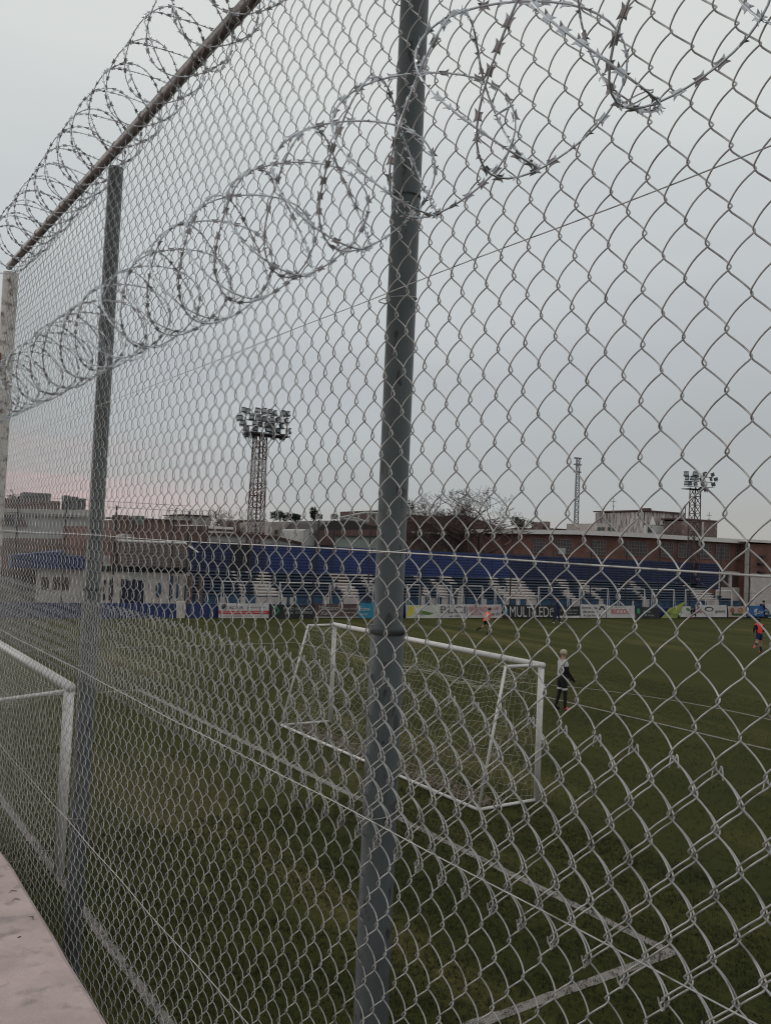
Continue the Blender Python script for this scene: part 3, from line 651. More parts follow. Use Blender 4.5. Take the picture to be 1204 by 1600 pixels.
def banner(px0, px1, yt, yb, colr, label, words=(), n=0.02, tilt=0.0, skew=0.0, bands=(), shapes=()):
    """cloth banner between photo columns px0..px1"""
    s0, s1 = at(px0, (yt + yb) / 2, n)[0], at(px1, (yt + yb) / 2, n)[0]
    zt = at((px0 + px1) / 2, yt, n)[1]; zb = max(0.02, at((px0 + px1) / 2, yb, n)[1]); h = zt - zb; w = s1 - s0
    root = empty('advertising_banner', fw((s0 + s1) / 2, n, 0), label, 'banner', 'advertising banners along the far touchline')
    k = 14
    def pt(u, v, off=0.0):
        bulge = 0.03 * math.sin(u * 9 + s0) * math.sin(math.pi * v) - 0.10 * (v)   # leans back a little at the top
        zz = zb + h * v - 0.03 * math.sin(math.pi * u) * v + tilt * (u - .5) * v
        return fw(s0 + w * u + skew * v, n - 0.14 + off - bulge, zz)
    m = MB(); V = []; F = []
    for side_ in (0, 0.015):
        for j in range(4):
            for i in range(k + 1): V.append(pt(i / k, j / 3, side_))
    q = 4 * (k + 1)
    for j in range(3):
        for i in range(k):
            a = j * (k + 1) + i; F.append((a, a + 1, a + k + 2, a + k + 1)); F.append((a + q, a + k + 1 + q, a + k + 2 + q, a + 1 + q))
    for i in range(k): F.append((i, i + q, i + 1 + q, i + 1)); a = 3 * (k + 1) + i; F.append((a, a + 1, a + 1 + q, a + q))
    for j in range(3): a = j * (k + 1); F.append((a, a + k + 1, a + k + 1 + q, a + q)); a += k; F.append((a, a + q, a + k + 1 + q, a + k + 1))
    m.add(V, F); m.build('cloth', plain('banner_%02x%02x%02x' % tuple(int(c * 255) for c in colr), colr), root)
    def strip(u0, u1, v0, v1, c, nm='printed_band'):
        mm = MB(); kk = 10; Vv = []; Ff = []
        for i in range(kk + 1):
            u = u0 + (u1 - u0) * i / kk; Vv += [pt(u, v0, -0.006), pt(u, v1, -0.006)]
        Ff = [(2 * i, 2 * i + 2, 2 * i + 3, 2 * i + 1) for i in range(kk)]; mm.add(Vv, Ff)
        mm.build(nm, plain('print_%02x%02x%02x' % tuple(int(x * 255) for x in c), c), root)
    for b in bands: strip(*b)
    for sh in shapes:           # polygons in (u,v)
        pts, c = sh; mm = MB(); mm.add([pt(u, v, -0.008) for u, v in pts], [tuple(range(len(pts)))])
        mm.build('printed_shape', plain('print_%02x%02x%02x' % tuple(int(x * 255) for x in c), c), root)
    for (s_, u0, v0, hh, wu, c) in words:
        slope_ = tilt * v0
        text(s_, pt(u0, v0, -0.035), hh * h, pt(u0 + wu, v0) - pt(u0, v0), pt(u0, v0 + .3) - pt(u0, v0), root, plain('ink_%02x%02x%02x' % tuple(int(x * 255) for x in c), c), w * wu)
    return root
WH = (0.50, 0.47, 0.46); BK = (0.012, 0.013, 0.016); RD = (0.45, 0.05, 0.05); INK = (0.03, 0.03, 0.035); GR = (0.03, 0.25, 0.12); LG = (0.36, 0.36, 0.35)
circ = lambda cu, cv, ru, rv, k=14: [(cu + ru * math.cos(2 * math.pi * i / k), cv + rv * math.sin(2 * math.pi * i / k)) for i in range(k)]
banner(341, 419, 942, 967, WH, 'white banner with a red stripe and round logo, leftmost of the row', [('AC-VER', .2, .62, .2, .28, INK), ('mantenimiento', .58, .72, .08, .34, INK), ('SERVICIO INTEGRAL DE VENTAS Y REPARACION', .06, .34, .09, .88, WH), ('construcciones civiles viales', .06, .12, .07, .8, INK)], bands=[(0.0, 1, .26, .5, RD)], shapes=[(circ(.11, .74, .055, .2), INK), (circ(.11, .74, .03, .11), WH)])
banner(420, 491, 944, 969, BK, 'black banner with a green diamond outline and white lettering', [('PISCIO', .30, .58, .24, .22, LG), ('UNION', .32, .30, .18, .18, LG), ('EXCO-MAR', .56, .60, .18, .34, LG), ('2-11 ARENALES', .56, .34, .18, .38, LG)], shapes=[([(.09, .55), (.15, .9), (.22, .55), (.15, .25)], GR), ([(.12, .55), (.15, .76), (.19, .55), (.15, .38)], BK)])
banner(491, 558, 943, 968, (0.085, 0.045, 0.045), 'brown banner with script lettering beside the cyan banner', [('Mariano', .08, .55, .34, .44, LG), ('Xarego', .12, .22, .28, .38, LG), ('eventos y fiestas', .58, .62, .12, .38, LG), ('reservas', .66, .34, .14, .26, LG)], bands=[(.0, 1.0, .04, .10, LG)], shapes=[([(.42, .12), (.55, .5), (.62, .5), (.5, .12)], (.18, .12, .11))])
banner(558, 592, 942, 966, (0.02, 0.19, 0.30), 'cyan banner half hidden behind the middle fence post', [('Etcine-', .06, .5, .28, .5, WH), ('salud', .1, .2, .16, .3, WH)])
banner(633, 681, 945, 967, (0.46, 0.46, 0.42), 'white banner with yellow and green swirls right of the middle fence post', [('bazar', .35, .3, .28, .4, (.10, .2, .05))], shapes=[([(.0, .1), (.12, .1), (.5, .95), (.1, .9)], (.50, .42, .05)), ([(.25, .35), (.8, .25), (.9, .4), (.5, .6)], (.12, .22, .05))])
banner(681, 727, 944, 967, WH, 'white banner with big grey block letters', [('BLCI', .08, .38, .50, .84, (.10, .10, .11)), ('tel. 4251', .4, .1, .14, .4, INK)])
banner(728, 782, 944, 965, (0.46, 0.42, 0.42), 'white banner with pink lettering behind the running player in orange', [('RECREO', .05, .5, .34, .5, (.5, .12, .14)), ('SOCIAL', .1, .22, .22, .35, (.5, .12, .14)), ('CLUB', .58, .64, .2, .34, (.5, .12, .14)), ('desde 1931', .6, .2, .2, .34, INK)])
banner(784, 866, 945, 966, BK, 'long black banner with big white letters reading MULTILED', [('MULTILED', .11, .10, .80, .74, WH), ('S', .90, .5, .3, .05, WH), ('L', .87, .12, .6, .05, WH)], shapes=[(circ(.055, .5, .035, .34), (.03, .16, .24))])
banner(867, 904, 947, 966, (0.016, 0.016, 0.02), 'black banner with small white text beside the walking player in navy', [('SANCHEZ HNOS', .3, .6, .14, .6, LG), ('cubiertas', .35, .38, .12, .5, LG)], bands=[(0, 1, .02, .2, WH)])
banner(905, 944, 944, 965, WH, 'white banner with black handwriting left of the red lettered banner', [('Ferreteria - Arias', .06, .66, .2, .6, INK), ('todo para su obra', .08, .38, .2, .6, INK), ('Av. San Martin 20', .1, .12, .14, .7, INK)], shapes=[([(.72, .6), (.8, .88), (.92, .88), (.98, .6)], INK)])
banner(945, 990, 946, 965, WH, 'white banner with red letters reading RICCOLI', [('RICCOLI', .16, .32, .42, .64, (.5, .06, .06))], bands=[(.3, .75, .86, .94, LG)])
banner(991, 1028, 948, 966, (0.018, 0.02, 0.024), 'dark banner with a small green logo right of the RICCOLI banner', [('abierto', .3, .5, .22, .3, LG), ('24 horas', .34, .18, .2, .4, LG)], shapes=[(circ(.12, .6, .07, .24), GR)], tilt=-.1)
banner(1030, 1055, 945, 967, (0.26, 0.30, 0.06), 'yellow green banner hanging crooked among the white ones', [('alimentos', .2, .35, .3, .6, (.05, .10, .03))], tilt=.55, skew=.9)
banner(1060, 1084, 947, 964, WH, 'white banner with faint blue writing behind the crouching child', [('Rio', .15, .3, .4, .5, (.10, .16, .3))], shapes=[(circ(.75, .72, .14, .16), (.06, .2, .05))], skew=-.5)
banner(1085, 1133, 945, 964, WH, 'white banner with a black wheel arch drawing and red number', [('86', .02, .35, .4, .16, (.4, .08, .08)), ('gomeria', .62, .4, .25, .32, INK)], shapes=[(circ(.42, .68, .15, .2), INK), (circ(.42, .66, .10, .12), WH)])
banner(1135, 1163, 947, 964, (0.38, 0.30, 0.25), 'beige banner with brown and green blots beside the blue banner', [('flores', .2, .15, .3, .6, INK)], shapes=[(circ(.25, .6, .14, .26), (.22, .09, .05)), (circ(.7, .65, .16, .24), (.30, .13, .06)), (circ(.5, .25, .3, .12), (.1, .18, .05))])
banner(1164, 1191, 946, 963, (0.02, 0.09, 0.26), 'blue banner with a white crest at the right end of the row', [('Lav', .5, .25, .4, .4, WH)], shapes=[([(.45, .12), (.42, .62), (.6, .78), (.62, .62), (.52, .55), (.55, .12)], WH)])
banner(1193, 1222, 943, 960, WH, 'white banner touching the right edge behind the seated man', [('casa', .4, .3, .4, .5, INK)])

# ------------------------------------------------------------------ terrace stand
ROWS = 8
stand = empty('terraced_stand', fw(25, 4, 0), 'long low open stand of blue and white painted steps behind the banners', 'stand')
n0, dn = 2.0, 0.62
def rowy(px, r):    # photo height of the front edge of step r (0 = top)
    yt = 894 + (px - 300) * 0.0195; yb = 931 + (px - 300) * 0.006
    return yb + (yt - yb) * (ROWS - 1 - r) / (ROWS - 1)
SL = at(300, 930, n0)[0]; 
WHITE = {0: [(362, 368), (384, 389), (405, 420), (515, 582), (646, 655), (686, 706), (764, 778), (788, 815), (867, 885), (900, 916), (982, 992), (1055, 1064), (1069, 1078), (1090, 1098)],
 1: [(364, 370), (403, 424), (518, 545), (563, 584), (650, 659), (672, 680), (694, 710), (766, 779), (790, 820), (872, 888), (905, 918), (965, 968), (984, 994), (1066, 1078), (1087, 1102)],
 2: [(366, 371), (400, 424), (528, 546), (565, 584), (674, 684), (702, 714), (766, 780), (790, 822), (875, 889), (910, 922), (989, 1000), (1080, 1100)],
 3: [(372, 378), (398, 425), (520, 548), (568, 584), (678, 696), (770, 783), (792, 826), (885, 889), (905, 925), (930, 940), (989, 995), (1082, 1108)],
 4: [(374, 380), (397, 425), (527, 555), (575, 582), (661, 669), (682, 699), (712, 722), (777, 790), (793, 831), (880, 891), (915, 930), (993, 1000), (1083, 1112)],
 5: [(375, 380), (397, 432), (533, 560), (576, 582), (661, 671), (684, 700), (716, 723), (778, 836), (880, 895), (925, 935), (1000, 1003), (1085, 1115)],
 6: [(376, 383), (399, 436), (536, 561), (662, 672), (686, 702), (716, 724), (786, 841), (884, 899), (930, 938), (1002, 1010), (1088, 1117)],
 7: [(377, 383), (400, 437), (536, 561), (656, 664), (690, 700), (714, 723), (790, 838), (893, 905), (935, 942), (1003, 1014), (1100, 1122)]}
zrow = []
s_ref = at(640, 900, n0)[0]
for r in range(ROWS):
    nn = n0 + (ROWS - 1 - r) * dn
    za = at(320, rowy(320, r), nn)[1]; zb_ = at(1100, rowy(1100, r), nn)[1]; zrow.append((za + zb_) / 2)
SR = [at(1120 + (r) * 5.5, 920, n0)[0] for r in range(ROWS)]
for r in range(ROWS):
    nn = n0 + (ROWS - 1 - r) * dn; z1 = zrow[r]
    cuts = []; s = SL
    for a, b in WHITE[r]:
        sa, sb = at(a, rowy(a, r), nn)[0], at(b, rowy(b, r), nn)[0]
        if sa > s: cuts.append((s, sa, 0))
        cuts.append((sa, sb, 1)); s = sb
    cuts.append((s, SR[r], 0))
    for a, b, c in cuts:
        # long runs are cast in lengths
        k = max(1, int(round((b - a) / 3.4))) if not c else 1
        for i in range(k):
            x0, x1 = a + (b - a) * i / k + 0.012, a + (b - a) * (i + 1) / k - 0.012
            mb = MB(); fbox(mb, x0, x1, nn, nn + dn - 0.05, z1 - 0.075, z1)
            mb.cur = 1
            mb.build('step', [M_white if c else M_benchb, M_edge], stand)
            if not c and i % 1 == 0:
                m2_ = MB(); fbox(m2_, x0, x1, nn - 0.014, nn - 0.001, z1 - 0.05, z1 + 0.012); m2_.build('step_edge', M_edge, stand)  # thin pale strip paints the lit front edge of the step
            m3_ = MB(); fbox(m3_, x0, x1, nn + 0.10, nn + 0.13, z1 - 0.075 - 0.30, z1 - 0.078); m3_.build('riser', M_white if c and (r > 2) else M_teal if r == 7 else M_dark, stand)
mb = MB(); fbox(mb, SL, SR[7], n0 + 0.05, n0 + 0.2, 0, zrow[7] - 0.08); mb.build('front_wall', M_teal, stand)
for a, b in [(344, 352), (376, 384), (400, 437), (441, 448), (453, 459), (505, 515), (536, 561), (656, 664), (671, 680), (690, 700), (714, 723), (752, 760), (790, 797), (806, 812), (822, 838), (893, 905), (935, 942), (987, 990), (1003, 1014), (1104, 1124)]:
    mb = MB(); pbox(mb, a, b, rowy(a, 7) + 1, 958, n0 + 0.035, 0.012); mb.build('white_panel', M_white, stand)
mb = MB()
V = [fw(SL - .02, n0 + .3, 0), fw(SL - .02, n0 + ROWS * dn, 0), fw(SL - .02, n0 + ROWS * dn, zrow[0] - .1), fw(SL - .02, n0 + .3, zrow[7] - .1)]
mb.poly(V, E3 * 0.15); mb.build('end_wall', M_white, stand)

# navy sheet wall at the back of the stand
nb = n0 + ROWS * dn + 0.25
back_w = empty('navy_sheet_wall', fw(25, nb, 0), 'tall navy blue ribbed sheet wall closing the back of the stand', 'wall')
px_edges = [297, 318, 340, 362, 392, 416, 440, 466, 492, 519, 546, 574, 602, 630, 657, 685, 713, 741, 769, 797, 825, 853, 881, 909, 936, 963, 990, 1017, 1044, 1071, 1097, 1123]
pm = {}
for a, b in zip(px_edges[:-1], px_edges[1:]):
    s0, zt0 = at(a, 845 + (a - 297) * 0.0436, nb); s1, zt1 = at(b, 845 + (b - 297) * 0.0436, nb)
    zb0 = zrow[0] - 0.5; ribs = 11; V = []; F = []
    dark = (a == 362); off = 0.12 if dark else random.uniform(-0.012, 0.012)
    zt = (zt0 + zt1) / 2
    for i in range(ribs * 2 + 1):
        z = zb0 + (zt - zb0) * i / (ribs * 2); nn = nb + off + (0.0 if i % 2 else 0.016)
        V += [fw(s0 + .01, nn, z), fw(s1 - .01, nn, z)]
    F = [(2 * i, 2 * i + 1, 2 * i + 3, 2 * i + 2) for i in range(ribs * 2)]
    k = len(V); V += [v + N3 * 0.05 for v in V]; F += [tuple(reversed([q + k for q in f])) for f in F[:]]
    F += [(0, k, k + 1, 1), (k - 2, k - 1, 2 * k - 1, 2 * k - 2)]
    F += [(2 * i, 2 * i + 2, 2 * i + 2 + k, 2 * i + k) for i in range(ribs * 2)] + [(2 * i + 1, 2 * i + 1 + k, 2 * i + 3 + k, 2 * i + 3) for i in range(ribs * 2)]
    mb = MB(); mb.add(V, F); mb.build('sheet_panel', M_dark if dark else (M_navy if a < 400 or a > 780 else M_blue), back_w)

# guard rails in front of the steps
rails = [(347, 421, 'white tubular guard rail above the red striped banner'), (437, 515, 'white tubular guard rail above the green diamond banner'), (541, 583, 'white tubular guard rail left of the middle fence post above the cyan banner'),
 (636, 656, 'short white guard rail just right of the middle fence post'), (683, 704, 'narrow white guard rail above the block letter banner'), (722, 753, 'white guard rail above the pink lettered banner'), (773, 788, 'narrow white guard rail at the left end of the MULTILED banner'), (841, 887, 'white guard rail above the walking player in navy'),
 (905, 949, 'white guard rail above the handwritten banner'), (965, 1006, 'white guard rail above the RICCOLI banner'), (1018, 1052, 'white guard rail above the crooked yellow green banner'), (1070, 1102, 'white guard rail above the crouching child'), (1118, 1142, 'white guard rail at the right end of the stand')]
for a, b, lab in rails:
    yt = 908.5 + (a - 350) * 0.0185; nn = n0 - 0.25
    r_ = empty('guard_rail', fw(at((a + b) / 2, 930, nn)[0], nn, 0), lab, 'railing', 'guard rails along the front of the stand')
    sa, zt = at(a, yt, nn); sb, _ = at(b, yt, nn)
    mb = MB(); mb.bar(fw(sa - .03, nn, zt), fw(sb + .03, nn, zt), 0.035, 8); mb.build('rail', M_pipe, r_)
    for s_ in (sa, sb):
        mb = MB(); mb.bar(fw(s_, nn, 0), fw(s_, nn, zt - .036), 0.032, 8); mb.build('upright', M_pipe, r_)
        mb = MB(); mb.bar(fw(s_ + 0.28, nn + .02, 0), fw(s_ + 0.05, nn, zt - .05), 0.024, 6); mb.build('brace', M_pipe, r_)

# far perimeter fence: dark posts and thin wires
ff = empty('perimeter_fence', fw(25, 0.8, 0), 'thin dark post and wire fence along the far touchline in front of the stand', 'fence')
fps = [(393, 838), (493, 832), (579, 822), (661, 828), (733, 826), (800, 830), (865, 836), (924, 842), (979, 846), (1030, 850), (1079, 853), (1126, 856), (1171, 858), (1215, 860), (296, 800), (272, 803), (183, 790), (105, 782), (30, 775)]
for px, py in fps:
    s_, z_ = at(px, py, 0.8); mb = MB(); mb.bar(fw(s_, 0.8, 0), fw(s_, 0.8, z_), 0.045, 8); mb.build('post', M_fpost, ff)
sA, sB = at(296, 850, .8)[0], at(1216, 850, .8)[0]; sC = at(-40, 850, .8)[0]
for z in (2.0, 3.3, 4.3):
    mb = MB(); mb.bar(fw(sA, .8, z), fw(sB, .8, z - 0.1), 0.008, 4); mb.build('wire', M_fpost, ff)
for z in (3.3, 4.3, 5.35, 5.9, 6.2):
    mb = MB(); mb.bar(fw(sC, .8, z), fw(sA, .8, z + .02), 0.010, 4); mb.build('wire', M_fpost, ff)
th = np.linspace(0, 2 * math.pi * 16, 16 * 14)
mb = MB(); s0, s1 = at(262, 812, .8)[0], at(345, 812, .8)[0]
mb.tube(np.array([fw(s0 + (s1 - s0) * i / len(th) + .1 * math.sin(1.5 * t), .8 + .28 * math.cos(t), 5.75 + .3 * math.sin(t)) for i, t in enumerate(th)]), 0.012, 4)
mb.build('razor_coil', M_fpost, ff)

# ------------------------------------------------------------------ buildings
def ppoly(mb, pts, n, depth): mb.poly([fw(at(x, y, n)[0], n, at(x, y, n)[1]) for x, y in pts], N3 * depth); return mb
def down(pts, n, zb=0):    # roofline points -> closed outline to the ground
    P = [fw(at(x, y, n)[0], n, at(x, y, n)[1]) for x, y in pts]; s0, s1 = at(*pts[0], n)[0], at(*pts[-1], n)[0]
    return P + [fw(s1, n, zb), fw(s0, n, zb)]

# long brick building
b1 = empty('brick_building', fw(60, 12, 0), 'long red brick building with gridded windows and pale roof edge behind the stand', 'building')
NB = 12.0
roofl = [(775, 833), (900, 834.5), (1000, 839), (1100, 845), (1166, 849)]
mb = MB(); mb.poly(down(roofl, NB), N3 * 14); mb.build('wall', M_brick, b1)
mb = MB()
for (x0, y0), (x1, y1) in zip(roofl[:-1], roofl[1:]):
    mb.poly([fw(at(x0, y0 - 6, NB - .5)[0], NB - .5, at(x0, y0 - 6, NB - .5)[1]), fw(at(x1, y1 - 6, NB - .5)[0], NB - .5, at(x1, y1 - 6, NB - .5)[1]), fw(at(x1, y1, NB - .5)[0], NB - .5, at(x1, y1, NB - .5)[1] - 0.03), fw(at(x0, y0, NB - .5)[0], NB - .5, at(x0, y0, NB - .5)[1] - 0.03)], N3 * 15)
mb.build('roof_edge', M_roofw, b1)
def gridwin(px0, px1, y0, y1, parent, n, cols=5, rows=4):
    """opening: dark reveal, dusty pane, cross bars proud of it"""
    m = MB(); pbox(m, px0, px1, y0, y1, n - 0.03, 0.02); w_ = m.build('window', M_frost, parent)
    s0, z1 = at(px0, y0, n - .06); s1, _ = at(px1, y0, n - .06); z0 = at((px0 + px1) / 2, y1, n - .06)[1]; z1 = at((px0 + px1) / 2, y0, n - .06)[1]
    m = MB()
    for i in range(cols + 1): s_ = s0 + (s1 - s0) * i / cols; fbox(m, s_ - .035, s_ + .035, n - .07, n - .035, z0, z1)
    m.build('mullions', M_glazing, w_)
    m = MB()
    for j in range(rows + 1): z_ = z0 + (z1 - z0) * j / rows; fbox(m, s0, s1, n - .095, n - .072, z_ - .03, z_ + .03)
    m.build('glazing_bars', M_glazing, w_)
for a, b, c in [(833, 851, 4), (870, 893, 5), (924, 946, 5), (977, 1011, 8), (1033, 1051, 5), (1059, 1080, 5), (1090, 1110, 5), (1118, 1139, 5), (1150, 1163, 4)]:
    off = (a - 900) * 0.035
    gridwin(a, b, 846 + off * .9 - 2, 866 + off, b1, NB, c)
mb = MB(); pbox(mb, 872, 883, 856, 866, NB - .12, .05); mb.build('white_sign', M_pale, b1)
mb = MB(); pbox(mb, 1120, 1166, 918, 948, NB - .3, .25); mb.build('plinth', M_white, b1)
for a in (1123, 1141, 1158): mb = MB(); pbox(mb, a - 2, a + 2, 896, 919, NB - .25, .2); mb.build('pier', M_white, b1)
mb = MB(); pbox(mb, 1121, 1166, 893, 897, NB - .3, .25); mb.build('lintel', M_white, b1)
for a in (1125, 1143): mb = MB(); pbox(mb, a, a + 14, 898, 917, NB - .05, .03); mb.build('shutter', M_brown, b1)

b2 = empty('brick_annex', fw(95, 11, 0), 'brick annex with white base and cable brackets at the right edge', 'building')
mb = MB(); mb.poly(down([(1166, 849), (1290, 855)], 11.0), N3 * 10); mb.build('wall', M_brick, b2)
mb = MB(); pbox(mb, 1164, 1171, 850, 950, 10.9, .08); mb.build('pilaster', M_cream, b2)
mb = MB(); pbox(mb, 1172, 1290, 898, 950, 10.9, .08); mb.build('rendered_base', M_white, b2)
mb = MB(); pbox(mb, 1164, 1290, 846, 850, 10.6, 10); mb.build('roof_edge', M_roofw, b2)
for y in (868, 880, 893): mb = MB(); pbox(mb, 1186, 1196, y, y + 2, 10.7, .3); mb.build('bracket', M_fpost, b2)
mb = MB(); pbox(mb, 1190, 1204, 944, 952, 10.0, .3); mb.build('blue_base', M_blue, b2)

b3 = empty('grey_roof_tower', fw(80, 30, 0), 'weathered roof block with pointed white patches above the brick building', 'building')
NT = 24.0
mb = MB(); mb.poly(down([(1006, 800), (1070, 802)], NT), N3 * 8); mb.build('wall', mat('streaked_render', (0.42, 0.39, 0.38), .9, 0, .2, .8, second=(.15, .10, .095), amount=.47, stretch=(3, 3, .5), sharp=.1), b3)
for c in (1019, 1036): mb = MB(); ppoly(mb, [(c - 5, 820), (c, 806), (c + 5, 820)], NT - .1, .08); mb.build('pointed_patch', M_roofw, b3)
mb = MB(); pbox(mb, 1008, 1066, 822, 840, NT - .3, .25); mb.build('lower_wall', M_pale, b3)
mb = MB(); pbox(mb, 1012, 1018, 823, 832, NT - .38, .06); mb.build('window', M_glass, b3)
mb = MB(); pbox(mb, 1012, 1017, 794, 800, NT + 1, 1); mb.build('chimney', M_brown, b3)
mb = MB(); pbox(mb, 1006, 1070, 799, 801, NT - .2, 8.4); mb.build('roof_edge', M_brown, b3)
for x, y in ((1006, 796), (1070, 792)): s_, z_ = at(x, y, NT); mb = MB(); mb.bar(fw(s_, NT, z_ - 2), fw(s_, NT, z_), .05, 5); mb.build('aerial', M_fpost, b3)
b4 = empty('brown_roof_block', fw(85, 26, 0), 'brown box shaped upper storey right of the dark floodlight mast', 'building')
mb = MB(); mb.poly(down([(1066, 814), (1098, 812), (1120, 814)], 21.0), N3 * 6); mb.build('wall', M_rust, b4)
mb = MB(); pbox(mb, 1066, 1121, 811.5, 813.5, 20.8, 6.4); mb.build('roof_edge', M_brown, b4)
mb = MB(); pbox(mb, 1096, 1099, 815, 840, 20.9, .08); mb.build('downpipe', M_cream, b4)
b5 = empty('rooftop_hut', fw(65, 30, 0), 'small pale rooftop hut with dark windows left of the grey roof tower', 'building')
mb = MB(); mb.poly(down([(932, 818), (945, 818), (950, 822), (964, 823)], 24.0), N3 * 5); mb.build('wall', M_cream, b5)
for a in (934, 940, 950, 957): mb = MB(); pbox(mb, a, a + 4, 824, 829, 23.9, .08); mb.build('window', M_glass, b5)
b6 = empty('chimney_house', fw(55, 30, 0), 'house top with two brick chimneys beside the dark evergreen', 'building')
mb = MB(); mb.poly(down([(820, 826), (862, 827)], 26.0), N3 * 6); mb.build('wall', M_brickd, b6)
for a, t in ((841, 816), (853, 815)): mb = MB(); pbox(mb, a, a + 6, t, 828, 26.5, 1.2); mb.build('chimney', M_rust, b6)

b7 = empty('brown_hall', fw(38, 20, 0), 'hall with a dark brown stepped roof and pale wall behind the bare tree', 'building')
mb = MB(); mb.poly(down([(610, 829), (640, 830), (700, 834), (778, 836)], 17.0), N3 * 8); mb.build('wall', M_rust, b7)
mb = MB(); mb.poly([fw(at(x, y, 16.6)[0], 16.6, at(x, y, 16.6)[1]) for x, y in [(600, 797), (640, 803), (672, 808), (700, 806), (728, 805), (748, 812), (776, 822), (779, 836), (700, 834), (600, 829)]], N3 * 9); mb.build('roof', M_brown, b7)
for a, b in ((626, 634), (662, 672), (690, 699), (748, 756)): mb = MB(); pbox(mb, a, b, 841, 852, 16.9, .08); mb.build('window', M_glass, b7)
mb = MB(); pbox(mb, 640, 700, 831, 834, 16.4, .15); mb.build('fascia', M_white, b7)

b8 = empty('pale_green_shed', fw(30, 20, 0), 'pale green wall with a brick band and dark rounded roof left of the middle post', 'building')
mb = MB(); mb.poly(down([(524, 834), (600, 836)], 15.0), N3 * 8); mb.build('wall', M_green, b8)
mb = MB(); mb.poly([fw(at(x, y, 14.8)[0], 14.8, at(x, y, 14.8)[1]) for x, y in [(495, 829), (505, 818), (520, 814), (545, 813), (575, 820), (600, 824), (600, 828), (524, 831)]], N3 * 9); mb.build('roof', mat('dark_roof', (0.05, 0.04, 0.04), .9), b8)
mb = MB(); ppoly(mb, [(494, 829), (600, 827), (600, 838), (524, 837), (524, 852), (494, 852)], 14.7, .1); mb.build('brick_band', M_brickd, b8)
tr = MB()
for (a, b) in (((530, 809), (570, 801)), ((570, 801), (600, 803)), ((545, 813), (545, 807)), ((560, 814), (560, 804)), ((575, 816), (575, 802)), ((588, 818), (588, 803)), ((530, 809), (560, 814)), ((545, 807), (575, 816))):
    tr.bar(fw(at(*a, 16)[0], 16, at(*a, 16)[1]), fw(at(*b, 16)[0], 16, at(*b, 16)[1]), .09, 5)
tr.build('roof_truss', M_pale, b8)
b9 = empty('white_house', fw(24, 24, 0), 'small white house end with one dark window beside the brick band', 'building')
mb = MB(); mb.poly(down([(474, 829), (478, 827), (494, 828)], 15.4), N3 * 5); mb.build('wall', M_pale, b9)
mb = MB(); pbox(mb, 484, 490, 832, 836, 15.3, .08); mb.build('window', M_glass, b9)
b10 = empty('cream_apartments', fw(26, 26, 0), 'cream block with three small arched windows right of the red and white mast', 'building')
mb = MB(); mb.poly(down([(420, 816), (452, 815), (493, 817)], 22.0), N3 * 8); mb.build('wall', M_cream, b10)
for a, b, t, u in ((445, 449, 828, 836), (453, 456, 829, 835), (464, 468, 828, 836), (430, 434, 828, 834)): mb = MB(); pbox(mb, a, b, t, u, 21.9, .08); mb.build('window', M_brown, b10)
b11 = empty('long_white_roof', fw(18, 22, 0), 'long low white roofed shed sloping down behind the red and white mast', 'building')
mb = MB(); mb.poly(down([(320, 834), (400, 838), (430, 840), (474, 849)], 16.0), N3 * 6); mb.build('wall', M_pale, b11)
mb = MB(); ppoly(mb, [(318, 832), (400, 834.5), (430, 837), (474, 848), (474, 851), (430, 841), (400, 838), (318, 835)], 15.7, 6.5); mb.build('roof', M_brown, b11)
b11b = empty('white_flat_roof', fw(14, 30, 0), 'flat white roof strip beyond the long shed left of the mast', 'building')
mb = MB(); mb.poly(down([(300, 820), (366, 824)], 26.0), N3 * 8); mb.build('wall', M_roofw, b11b)
mb = MB(); pbox(mb, 300, 366, 826, 829, 25.9, .08); mb.build('window_band', M_brown, b11b)
b12 = empty('rust_roof_house', fw(18, 34, 0), 'dull brown walled house straight behind the red and white mast', 'building')
mb = MB(); mb.poly(down([(375, 813), (400, 812), (424, 816)], 30.0), N3 * 6); mb.build('wall', M_rust, b12)

# ---- left corner group
c1 = empty('corrugated_shelter', fw(6, 3, 0), 'grey corrugated shelter with white wall and dark doorway left of the stand', 'shelter')
n1 = 2.2
mb = MB(); pbox(mb, 150, 297, 893, 973, n1, .2); mb.build('wall', M_white, c1)
# sloping ribbed roof
s0, z0 = at(188, 846, n1 + 1.6); s1, _ = at(288, 849, n1 + 1.6); _, zlo = at(240, 886, n1 - .8)
K = 17
for i in range(K):
    a, b = i / K, (i + 1) / K - 0.012
    na, nb2 = n1 + 1.6 - 2.4 * a, n1 + 1.6 - 2.4 * b; za, zb_ = z0 + (zlo - z0) * a, z0 + (zlo - z0) * b
    mb = MB(); mb.poly([fw(s0, na, za), fw(s1, na, za), fw(s1, nb2, zb_ + .05), fw(s0, nb2, zb_ + .05)], [0, 0, -0.03]); mb.build('roof_rib', M_corr, c1)
mb = MB(); mb.bar(fw(s0 - .1, n1 + 1.62, z0 + .05), fw(s1 + .1, n1 + 1.62, z0 + .05), .07, 8); mb.build('ridge', M_roofw, c1)
mb = MB(); mb.bar(fw(s1 + .1, n1 + 1.6, z0 + .02), fw(s1 + .55, n1 + .4, z0 - .45), .05, 6); mb.build('stay', M_roofw, c1)
mb = MB(); mb.poly([fw(s0, n1 + 1.6, z0 - .06), fw(s0, n1 - .8, zlo - .05), fw(s0, n1 + 1.6, zlo - .05)], E3 * .05); mb.build('gable', M_rust, c1)
mb = MB(); pbox(mb, 150, 292, 886, 894, n1 - .1, .3); mb.build('beam', M_dark, c1)
mb = MB(); pbox(mb, 190, 226, 905, 948, n1 - .03, .02); mb.build('doorway', mat('dark_blue_door', (.012, .013, .035), .7), c1)
